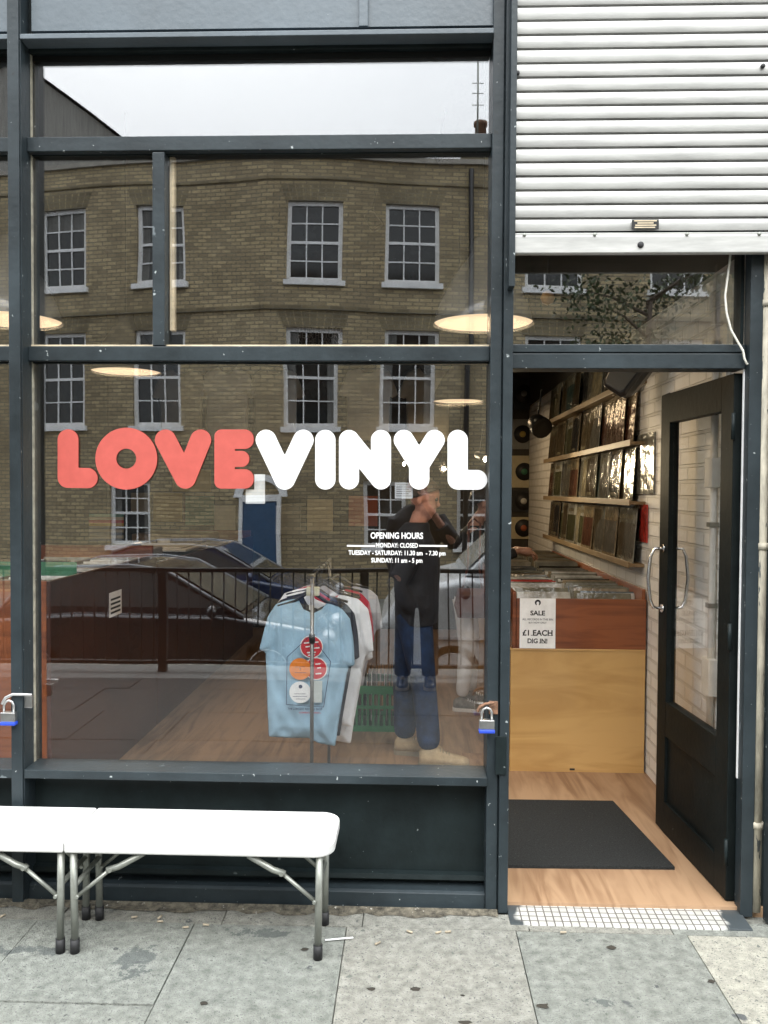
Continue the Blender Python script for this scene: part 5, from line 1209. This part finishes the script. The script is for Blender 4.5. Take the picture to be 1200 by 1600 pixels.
# ---- litter on the pavement
def butt(px, py, ang, L=.022, white=False, r=.0038):
    p = F(px, py, .005); dx = Vector((math.cos(R(ang)), math.sin(R(ang)), 0)) * L / 2
    m = MB(); z_ = Vector((0, 0, .0045 - .005 + r)); m.tube([p - dx + z_, p + dx + z_], r, 8)
    return m
M_BUTT = pm('cigarette_paper', (.40, .34, .25), .8, var=.2, vscale=60)
bl_ = [(210, 1434, 20), (250, 1434, 70), (250, 1441, 5), (322, 1446, -5), (290, 1450, 12), (4, 1432, 60), (640, 1457, -30), (700, 1457, 10), (685, 1458, 30), (880, 1458, 5), (590, 1475, 40)]
first = None
for px, py, an in bl_:
    o = butt(px, py, an).build('cigarette_butt', M_BUTT); tag(o, 'pale cigarette butt on the paving by the shop base', 'cigarette butt', 'cigarette butts on the pavement')
o = butt(530, 1468, 12, .10, True, .003).build('paper_straw', M_WHITEV); tag(o, 'thin white straw lying on the paving beside the bench', 'straw')
M_LEAF = pm('dry_leaf', (.035, .03, .022), .9, var=.3)
for px, py, s_ in ((318, 1567, .014), (849, 1571, .02), (476, 1483, .014), (650, 1545, .016), (723, 1555, .008), (1112, 1533, .014), (955, 1480, .018), (727, 1597, .018), (580, 1545, .014)):
    p = F(px, py, .004); m = MB(); rr = random.Random(px); n = 9
    ring_ = [(p.x + math.cos(6.283 * k / n) * s_ * rr.uniform(.6, 1.3), p.y + math.sin(6.283 * k / n) * s_ * rr.uniform(.4, .9), .0035) for k in range(n)]
    m.add([(p.x, p.y, .0065)] + ring_, [(0, 1 + k, 1 + (k + 1) % n) for k in range(n)]); o = m.build('gum_spot', M_LEAF); tag(o, 'dark flattened gum or leaf spot on the paving', 'spot', 'dark spots on the pavement')

# ================================================================== ACROSS THE STREET (seen mirrored in the glass)
def V_(px, py, Yv):                                        # a mirrored pixel at depth Yv behind the glass -> the real point in the street
    p = W(px, py, Yv); return Vector((p.x, -p.y, p.z))
YC = 12.6
A0, B0, C0 = V_(-420, 600, 14.6), V_(412, 600, YC), V_(1900, 600, 15.0)
A0.z = B0.z = C0.z = 0
GZ = -.6
hs_ = empty('brick_terrace', (B0.x, B0.y, GZ), 'three storey yellow brick terrace across the street with white sash windows', 'building')
def facade(P0, P1, wins, door=None):
    """P0 -> P1 left to right as mirrored; wins: (u0,u1,z0,z1) holes; returns mapper"""
    L = (P1 - P0).length; u = (P1 - P0).normalized(); nrm = Vector((-u.y, u.x, 0))
    if nrm.y < 0: nrm = -nrm
    mp = lambda a, n, z: P0 + u * a + nrm * n + ZV * z
    holes = wins + ([door] if door else [])
    top = ZPAR
    us = sorted({0, L} | {h[0] for h in holes} | {h[1] for h in holes}); zs = sorted({GZ, top} | {h[2] for h in holes} | {h[3] for h in holes})
    m = MB()
    for i in range(len(us) - 1):
        for j in range(len(zs) - 1):
            cu, cz = (us[i] + us[i + 1]) / 2, (zs[j] + zs[j + 1]) / 2
            if any(h[0] < cu < h[1] and h[2] < cz < h[3] for h in holes): continue
            m.add([mp(us[i], 0, zs[j]), mp(us[i + 1], 0, zs[j]), mp(us[i + 1], 0, zs[j + 1]), mp(us[i], 0, zs[j + 1])], [(0, 1, 2, 3)])
    for h in holes:
        a, b, c_, d = h
        for p_, q_ in (((a, c_), (b, c_)), ((b, c_), (b, d)), ((b, d), (a, d)), ((a, d), (a, c_))):
            m.add([mp(p_[0], 0, p_[1]), mp(q_[0], 0, q_[1]), mp(q_[0], -.2, q_[1]), mp(p_[0], -.2, p_[1])], [(0, 1, 2, 3)])
    m.build('wall', M_STOCK, hs_)
    def lb(m, a0, a1, n0, n1, z0, z1): 
        vs = [mp(a, n, z) for a in (a0, a1) for n in (n0, n1) for z in (z0, z1)]; m.add(vs, [(0, 1, 3, 2), (4, 6, 7, 5), (0, 4, 5, 1), (2, 3, 7, 6), (0, 2, 6, 4), (1, 5, 7, 3)])
    m = MB(); lb(m, 0, L, -.25, .06, top, top + .09); m.build('coping', pm('coping_stone', (.34, .32, .28), .85), hs_)
    m = MB(); lb(m, 0, L, .0005, .05, 5.02, 5.10); lb(m, 0, L, .0005, .03, top - .42, top - .36); m.build('string_course', M_STOCKD, hs_)
    for (a, b, c_, d) in wins:
        m = MB(); fw = .075; n0, n1 = -.13, -.07
        lb(m, a, a + fw, n0, n1, c_, d); lb(m, b - fw, b, n0, n1, c_, d); lb(m, a + fw, b - fw, n0, n1, d - fw, d); lb(m, a + fw, b - fw, n0, n1, c_, c_ + fw)
        mz = (c_ + d) / 2; lb(m, a + fw, b - fw, n0 + .005, n1 - .005, mz - .025, mz + .025)
        for k in (1, 2): xk = a + fw + (b - a - 2 * fw) * k / 3; lb(m, xk - .012, xk + .012, n0 + .012, n1 - .012, c_ + fw, d - fw)
        for lo, hi in ((c_ + fw, mz - .025), (mz + .025, d - fw)):
            zk = (lo + hi) / 2; lb(m, a + fw, b - fw, n0 + .014, n1 - .014, zk - .012, zk + .012)
        wf = m.build('window', M_WINW, hs_)
        m = MB(); lb(m, a + fw * .5, b - fw * .5, -.118, -.112, c_ + fw * .5, d - fw * .5); m.build('pane', M_WING, wf)
        kind_ = random.choice(['none', 'blind', 'sides', 'half', 'none'])
        if kind_ != 'none':
            m = MB(); i0, i1, j0, j1 = a + fw * .7, b - fw * .7, c_ + fw * .7, d - fw * .7
            if kind_ == 'blind': lb(m, i0, i1, -.1115, -.1095, d - (d - c_) * random.uniform(.2, .4), j1)
            elif kind_ == 'half': lb(m, i0, i1, -.1115, -.1095, j0, c_ + (d - c_) * .35)
            else: lb(m, i0, i0 + (i1 - i0) * .2, -.1115, -.1095, j0, j1); lb(m, i1 - (i1 - i0) * .16, i1, -.1115, -.1095, j0, j1)
            m.build('curtain', M_NET, wf)
        m = MB(); lb(m, a - .06, b + .06, -.06, .07, c_ - .1, c_ - .002); m.build('window_sill', M_WINW, wf)
        m = MB()                                            # flat gauged-brick arch over the window
        for k in range(9):
            t0, t1 = k / 9, (k + .82) / 9; w0 = b - a + .1; xa0, xa1 = a - .05 + w0 * t0, a - .05 + w0 * t1; sh0, sh1 = (t0 - .5) * .22, (t1 - .5) * .22
            m.add([mp(xa0, .006, d), mp(xa1, .006, d), mp(xa1 + sh1, .006, d + .3), mp(xa0 + sh0, .006, d + .3)], [(0, 1, 2, 3)])
        m.build('arch', M_STOCKD, wf)
    return mp, u, L
M_NET = pm('net_curtain', (.14, .14, .13), .6, var=.25, vscale=3, stretch=(9, 9, .4))
ZPAR = V_(412, 243, YC).z
def hit(px, P0, P1):                                       # u of a mirrored pixel on a facade line
    d = ray(px, 600); d = Vector((d.x, -d.y)); o = Vector((CAM.x, -CAM.y)); u = (P1 - P0).normalized(); 
    # solve o + t d = P0 + a u   (street side, mirrored)
    det = d.x * (-u.y) - d.y * (-u.x); rx_, ry_ = P0.x - o.x, P0.y - o.y
    t = (rx_ * (-u.y) - ry_ * (-u.x)) / det; a = (d.x * ry_ - d.y * rx_) / det
    return a
# the mirrored ray starts at the mirrored eye
def hit(px, P0, P1):
    d = ray(px, 600); dx, dy = d.x, -d.y; ox, oy = CAM.x, -CAM.y
    u = (P1 - P0).normalized(); rx_, ry_ = P0.x - ox, P0.y - oy
    det = -dx * u.y + dy * u.x
    t = (-rx_ * u.y + ry_ * u.x) / det; a = (dx * ry_ - dy * rx_) / det
    return a
zr = [(V_(490, 437, YC).z, V_(490, 311, YC).z), (V_(490, 668, YC).z, V_(490, 512, YC).z), (V_(620, 862, YC).z, V_(620, 758, YC).z)]
def wl(P0, P1, cols, rows_):
    out = []
    for (p0, p1, rws) in cols:
        a, b = sorted((hit(p0, P0, P1), hit(p1, P0, P1)))
        out += [(a, b, rows_[r_][0], rows_[r_][1]) for r_ in rws]
    return out
colsL = [(215, 286, (0, 1)), (66, 138, (0, 1)), (-90, -18, (0, 1)), (-240, -170, (0, 1)), (175, 240, (2,))]
colsR = [(447, 531, (0, 1)), (598, 684, (0, 1)), (574, 640, (2,)), (820, 908, (0, 1)), (1012, 1102, (0, 1)), (1260, 1350, (0, 1)), (1480, 1570, (0, 1)), (720, 790, (2,))]
# keep columns from sharing an edge: lower windows sit on their own grid lines
facade(A0, B0, wl(A0, B0, colsL, zr))
da, db = sorted((hit(434, B0, C0), hit(379 + 40, B0, C0)))
da, db = hit(416, B0, C0), hit(416, B0, C0) + .95
mpR, uR, LR = facade(B0, C0, wl(B0, C0, colsR, zr))
# door with arched fanlight, set on the left of the corner
def bx(m, mp, a0, a1, n0, n1, z0, z1):
    vs = [mp(a, n, z) for a in (a0, a1) for n in (n0, n1) for z in (z0, z1)]; m.add(vs, [(0, 1, 3, 2), (4, 6, 7, 5), (0, 4, 5, 1), (2, 3, 7, 6), (0, 2, 6, 4), (1, 5, 7, 3)])
LL = (B0 - A0).length; uL = (B0 - A0).normalized(); nL = Vector((-uL.y, uL.x, 0)); nL = nL if nL.y > 0 else -nL
mpL = lambda a, n, z: A0 + uL * a + nL * n + ZV * z
d1 = hit(446, A0, B0); d0 = hit(377, A0, B0); zd1 = V_(410, 788, YC).z; zd2 = V_(410, 735, YC).z
d0, d1 = min(d0, d1), max(d0, d1)
m = MB(); bx(m, mpL, d0 + .08, d1 - .08, .03, .06, GZ, zd1); dd = m.build('door', pm('blue_door_paint', (.035, .10, .20), .4, var=.05), hs_)
m = MB(); bx(m, mpL, d0, d0 + .075, .02, .09, GZ, zd1 + .08); bx(m, mpL, d1 - .075, d1, .02, .09, GZ, zd1 + .08); bx(m, mpL, d0 + .075, d1 - .075, .02, .09, zd1 + .003, zd1 + .08); m.build('door_frame', M_WINW, dd)
m = MB(); n = 14; cxd = (d0 + d1) / 2; rd_ = (d1 - d0) / 2 + .12; zz0 = zd1 + .10
for k in range(n):
    a0_, a1_ = math.pi * k / n, math.pi * (k + 1) / n
    q = [(cxd + r_ * math.cos(a), zz0 + r_ * .78 * math.sin(a)) for r_, a in ((rd_, a0_), (rd_, a1_), (rd_ * .72, a1_), (rd_ * .72, a0_))]
    m.add([mpL(a, .05, z) for a, z in q] + [mpL(a, .004, z) for a, z in q], [(0, 1, 2, 3), (0, 1, 5, 4), (2, 3, 7, 6)])
bx(m, mpL, cxd - rd_, cxd + rd_, .004, .07, zd1 + .085, zz0 + .03); m.build('fanlight_arch', M_WINW, dd)
# back of the terrace: roof volume so it is a building, not a screen
m = MB(); q = [A0, B0, C0]; bk = [C0 + Vector((0, -7, 0)), A0 + Vector((0, -7, 0))]; ptsb = q + bk; n = 5
m.add([(p.x, p.y - .26 if i < 3 else p.y, ZPAR - .25) for i, p in enumerate(ptsb)], [tuple(range(n))]); m.build('roof', pm('roof_lead', (.1, .1, .105), .8), hs_)
m = MB(); 
for i in (2, 3, 4):
    a, b = ptsb[i], ptsb[(i + 1) % 5]; m.add([(a.x, a.y, GZ), (b.x, b.y, GZ), (b.x, b.y, ZPAR), (a.x, a.y, ZPAR)], [(0, 1, 2, 3)])
m.build('wall', M_STOCKD, hs_)
def chimney(px0, px1, py0, Yv):
    p0, p1 = V_(px0, py0, Yv), V_(px1, py0, Yv); m = MB(); m.box(p0.x, p1.x, p0.y - .6, p0.y, ZPAR - .4, p0.z); c_ = m.build('chimney', M_STOCKD, hs_)
    pp = V_((px0 + px1) / 2 + 4, 205, Yv); m = MB(); m.lathe([(.14, p0.z - .01), (.12, pp.z + .3), (.15, pp.z + .3), (.15, pp.z + .38), (.0, pp.z + .38)], (pp.x, p0.y - .3, 0), 'Z', 14); m.build('chimney_pot', pm('clay_pot', (.2, .11, .07), .8), c_)
chimney(720, 778, 232, 14.0)
ap0, ap1 = V_(745, 232, 13.7), V_(749, 84, 13.7); m = MB(); m.tube([ap0, ap1], .02, 6)
for k in (.5, .62, .72): 
    c_ = ap0.lerp(ap1, k); m.tube([c_ - XV * .12, c_ + XV * .12], .008, 5)
m.build('aerial', M_GREYM, hs_)
m = MB()
for px, wdt in ((732, .05), (1121, .05)):
    a = hit(px, B0, C0); m.tube([mpR(a, .06, GZ), mpR(a, .06, ZPAR - .1)], wdt, 8)
m.build('downpipe', M_BLACKP, hs_)
# gabled building behind, seen over the left parapet
g0, g1, g2 = V_(-260, 250, 17.5), V_(240, 250, 17.5), V_(20, 90, 17.5)
gb = empty('gabled_house', ((g0.x + g1.x) / 2, g0.y - 3, GZ), 'grey gabled building rising behind the brick terrace', 'building')
m = MB(); poly_g = [(g0.x, GZ), (g1.x, GZ), (g1.x, g1.z), (g2.x, g2.z), (g0.x, g0.z)]; m.prism(poly_g, g0.y - 5, g0.y); m.build('wall', pm('grey_weatherboard', (.30, .29, .265), .85, var=.2, vscale=2, stretch=(14, 14, .6)), gb)
m = MB(); m.add([(g1.x + .25, g0.y + .15, g1.z - .12), (g1.x + .25, g0.y - 5.2, g1.z - .12), (g2.x, g0.y - 5.2, g2.z + .08), (g2.x, g0.y + .15, g2.z + .08), (g0.x - .25, g0.y + .15, g0.z - .12), (g0.x - .25, g0.y - 5.2, g0.z - .12)], [(0, 1, 2, 3), (3, 2, 5, 4)]); m.build('roof', pm('grey_slates', (.12, .125, .13), .7, var=.15), gb)

# ---- railing on the kerb behind the camera
YR = -3.86
M_IRON = pm('black_iron', (.012, .013, .014), .45, var=.1)
ra = empty('street_railing', (0, YR, 0), 'black iron railing along the raised kerb', 'railing')
zrt = V_(400, 891, -YR).z
MB().box(-4.2, 4.2, YR - .025, YR + .025, zrt - .035, zrt).build('top_rail', M_IRON, ra, .004)
MB().box(-4.2, 4.2, YR - .02, YR + .02, .07, .10).build('bottom_rail', M_IRON, ra, .003)
p0x = V_(257, 950, -YR).x; k = 0
for k in range(-1, 4):
    xx = p0x + k * 1.75; MB().box(xx - .035, xx + .035, YR - .03, YR + .03, 0, zrt - .036).build('railing_post', M_IRON, ra, .004)
bal = None; xx = -4.15
while xx < 4.2:
    if all(abs(xx - (p0x + k * 1.75)) > .05 for k in range(-1, 4)):
        if bal is None:
            bal = MB().tube([(xx, YR, .10), (xx, YR, zrt - .035)], .007, 6).build('baluster', M_IRON, ra); bx0_ = xx
        else:
            o = bal.copy(); COL.objects.link(o); o.parent = ra; o.location = (xx - bx0_, 0, 0)
    xx += .102

# ---- parked cars
M_TYRE = pm('tyre', (.015, .015, .015), .8); M_RIM = pm('alloy_rim', (.4, .4, .4), .3, metal=.9); M_CGL = pm('car_glass', (.05, .065, .07), .05, var=.1, spec=1., coat=1.); M_CGL_SKY = pm('windscreen_painted_sky', (.62, .65, .65), .1, var=.05, coat=1.); M_TRIM = pm('bright_trim', (.26, .27, .28), .3, metal=.3)  # van windscreen: reflected sky painted in as a pale base colour
M_HL = pm('headlamp', (.6, .6, .6), .1, coat=1.)
RDZ = -.72
def car(x, yc, face, paint, label, van=False):
    Lc = 4.1 if not van else 4.6; Wc = 1.72 if not van else 1.9; H = 1.44 if not van else 2.15
    b = empty('parked_car', (x, yc, RDZ), label, 'car' if not van else 'van', 'vehicles parked in the street')
    f = face; X = lambda t: x + f * (t * Lc - Lc / 2)
    if van: low = [(.0, .32), (.0, 1.0), (.02, 1.28), (.80, 1.34), (.95, 1.18), (1.0, .85), (1.0, .32)]; cab = [(.0, 1.28), (.01, H - .08), (.05, H), (.58, H), (.64, H - .04), (.80, 1.35)]
    else: low = [(.0, .30), (.005, .62), (.03, .86), (.30, .93), (.70, .92), (.92, .76), (.985, .62), (1.0, .34)]; cab = [(.04, .87), (.14, 1.32), (.22, H - .02), (.42, H), (.52, H - .05), (.74, .90)]
    def loft(poly, secs, mat, name, par, bev=.03):
        m = MB(); n = len(poly); vs = []
        cz = sum(p[1] for p in poly) / n; cx_ = sum(p[0] for p in poly) / n
        for yo, k_ in secs:
            for t, z in poly: vs.append((X(cx_ + (t - cx_) * (1 - (1 - k_) * .5)), yc + yo, RDZ + cz + (z - cz) * k_))
        s_ = len(secs); fs = [tuple(range(n)), tuple(range((s_ - 1) * n, s_ * n))] + [(r_ * n + j, r_ * n + (j + 1) % n, (r_ + 1) * n + (j + 1) % n, (r_ + 1) * n + j) for r_ in range(s_ - 1) for j in range(n)]
        m.add(vs, fs); return m.build(name, mat, par, bev, 3)
    hw_ = Wc / 2
    body = loft(low, [(-hw_, .90), (-hw_ + .07, 1.), (hw_ - .07, 1.), (hw_, .90)], paint, 'body', b)
    # cabin tapers inward towards the roof
    m = MB(); n = len(cab); vs = []
    zlo = min(z for t, z in cab)
    for sgn in (-1, 1):
        for t, z in cab: vs.append((X(t), yc + sgn * (hw_ - .06 - (z - zlo) * (.24 if not van else .1)), RDZ + z))
    m.add(vs, [tuple(range(n)), tuple(range(2 * n - 1, n - 1, -1))] + [(j, (j + 1) % n, n + (j + 1) % n, n + j) for j in range(n)]); m.build('cabin', paint, b, .035, 3)
    # glazing: side, front and rear, proud of the cabin
    c0 = Vector((sum(t for t, z in cab) / n, sum(z for t, z in cab) / n)); ins = [((t - c0.x) * .86 + c0.x, (z - c0.y) * .72 + c0.y + .01) for t, z in cab]
    if van: ins = [(.55, 1.40), (.55, H - .15), (.62, H - .15), (.75, 1.40)]
    m = MB()
    for sgn in (-1, 1):
        q = [(X(t), yc + sgn * (hw_ - .06 - (z - zlo) * (.24 if not van else .1) + .006), RDZ + z) for t, z in ins]; nn = len(q)
        m.add(q + [(a, bb - sgn * .02, cc) for a, bb, cc in q], [tuple(range(nn))] + [(j, (j + 1) % nn, nn + (j + 1) % nn, nn + j) for j in range(nn)])
    m.build('side_window', M_CGL, b)
    m = MB()
    for sgn in (-1, 1):
        m.tube([(X(t), yc + sgn * (hw_ - .06 - (z - zlo) * (.24 if not van else .1) + .012), RDZ + z) for t, z in cab[1:]] if not van else [(X(.02), yc + sgn * (hw_ + .004), RDZ + .7), (X(.9), yc + sgn * (hw_ + .004), RDZ + .7)], .022, 6)
    m.build('bright_trim', M_TRIM, b)
    ws = (cab[-2], cab[-1]); m = MB(); (ta, za), (tb2, zb3) = ws
    def wsp(k_, sgn): t = ta + (tb2 - ta) * k_; z = za + (zb3 - za) * k_; return (X(t + .004), yc + sgn * (hw_ - .16 - (z - zlo) * (.24 if not van else .1)), RDZ + z + .012)
    m.add([wsp(.08, -1), wsp(.08, 1), wsp(.92, 1), wsp(.92, -1)], [(0, 1, 2, 3)]); m.build('windscreen', M_CGL if not van else M_CGL_SKY, b)
    for t in ((.17, .81) if not van else (.16, .83)):
        for sgn in (-1, 1):
            yw = yc + sgn * (hw_ - .09); m = MB(); m.lathe([(.22, -.09), (.31, -.09), (.325, -.06), (.325, .06), (.31, .09), (.22, .09)], (X(t), yw, RDZ + .325), 'Y', 28); wl_ = m.build('wheel', M_TYRE, b)
            m = MB(); m.lathe([(0, sgn * .07), (.06, sgn * .085), (.20, sgn * .088), (.225, sgn * .092), (.225, sgn * .05)], (X(t), yw, RDZ + .325), 'Y', 28); m.build('rim', M_RIM, wl_)
    for sgn in (-1, 1):
        m = MB(); m.ball((X(.965), yc + sgn * (hw_ - .28), RDZ + (.66 if not van else .8)), .08, .16, .07); m.build('headlight', M_HL, b)
        mxr = .66 if not van else .80; m = MB(); m.ball((X(mxr), yc + sgn * (hw_ + .06), RDZ + (.98 if not van else 1.2)), .06, .10, .075); m.build('mirror', paint if not van else M_BLACKP, b)
    return b
P_DARK = pm('dark_car_paint', (.012, .014, .018), .25, var=.05, coat=1.); P_BLUE = pm('blue_car_paint', (.02, .04, .10), .25, var=.05, coat=1.); P_SIL = pm('silver_van_paint', (.74, .77, .78), .3, var=.03, coat=.6)
cx1 = V_(250, 930, 5.9).x; car(cx1, -6.6, 1, P_DARK, 'black hatchback parked behind the railing')
cx2 = V_(330, 880, 9.2).x; car(cx2, -9.9, 1, P_BLUE, 'dark blue hatchback parked on the far side of the road')
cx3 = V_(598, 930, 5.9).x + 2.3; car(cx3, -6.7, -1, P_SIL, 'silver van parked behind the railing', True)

# ---- small street tree
tp_ = V_(1010, 470, 9.0); tbase = Vector((tp_.x, tp_.y, GZ))
tr = empty('street_tree', tbase, 'small leafy street tree before the brick terrace', 'tree')
m = MB(); m.tube([tbase, tbase + Vector((.03, 0, 1.6)), tbase + Vector((-.02, .02, 3.2)), tbase + Vector((.05, 0, tp_.z - GZ))], [.09, .075, .055, .03], 10)
rr = random.Random(11); cl = []
for k in range(16):
    z0 = rr.uniform(2.9, tp_.z - GZ); a = rr.uniform(0, 6.28); l = rr.uniform(.4, .95); e = tbase + Vector((math.cos(a) * l, math.sin(a) * l, z0 + rr.uniform(.1, .6))); m.tube([tbase + Vector((0, 0, z0)), tbase.lerp(e, .5) + Vector((0, 0, z0 * .5 - (e.z - tbase.z) * .0)) * 0 + (tbase + Vector((0, 0, z0))).lerp(e, .5) * 1 - tbase.lerp(e, .5) * 1 if False else (tbase + Vector((0, 0, z0))).lerp(e, .55) + Vector((0, 0, .06)), e], [.028, .018, .008], 6); cl.append(e)
m.build('trunk', pm('bark', (.08, .06, .045), .9, var=.3, vscale=20, bump=.6), tr)
m = MB()
for e in cl:
    for k in range(260):
        c_ = e + Vector((rr.gauss(0, .23), rr.gauss(0, .23), rr.gauss(0, .17))); a = Vector((rr.uniform(-1, 1), rr.uniform(-1, 1), rr.uniform(-1, 1))).normalized(); bb = a.orthogonal().normalized(); s_ = rr.uniform(.028, .05)
        m.add([c_ - a * s_, c_ + bb * s_ * .5, c_ + a * s_, c_ - bb * s_ * .5], [(0, 1, 2, 3)])
m.build('crown', pm('leaves', (.055, .085, .03), .6, var=.4, vscale=3), tr, fix=False)

for o in bpy.data.objects:
    if '_base' in o: del o['_base']
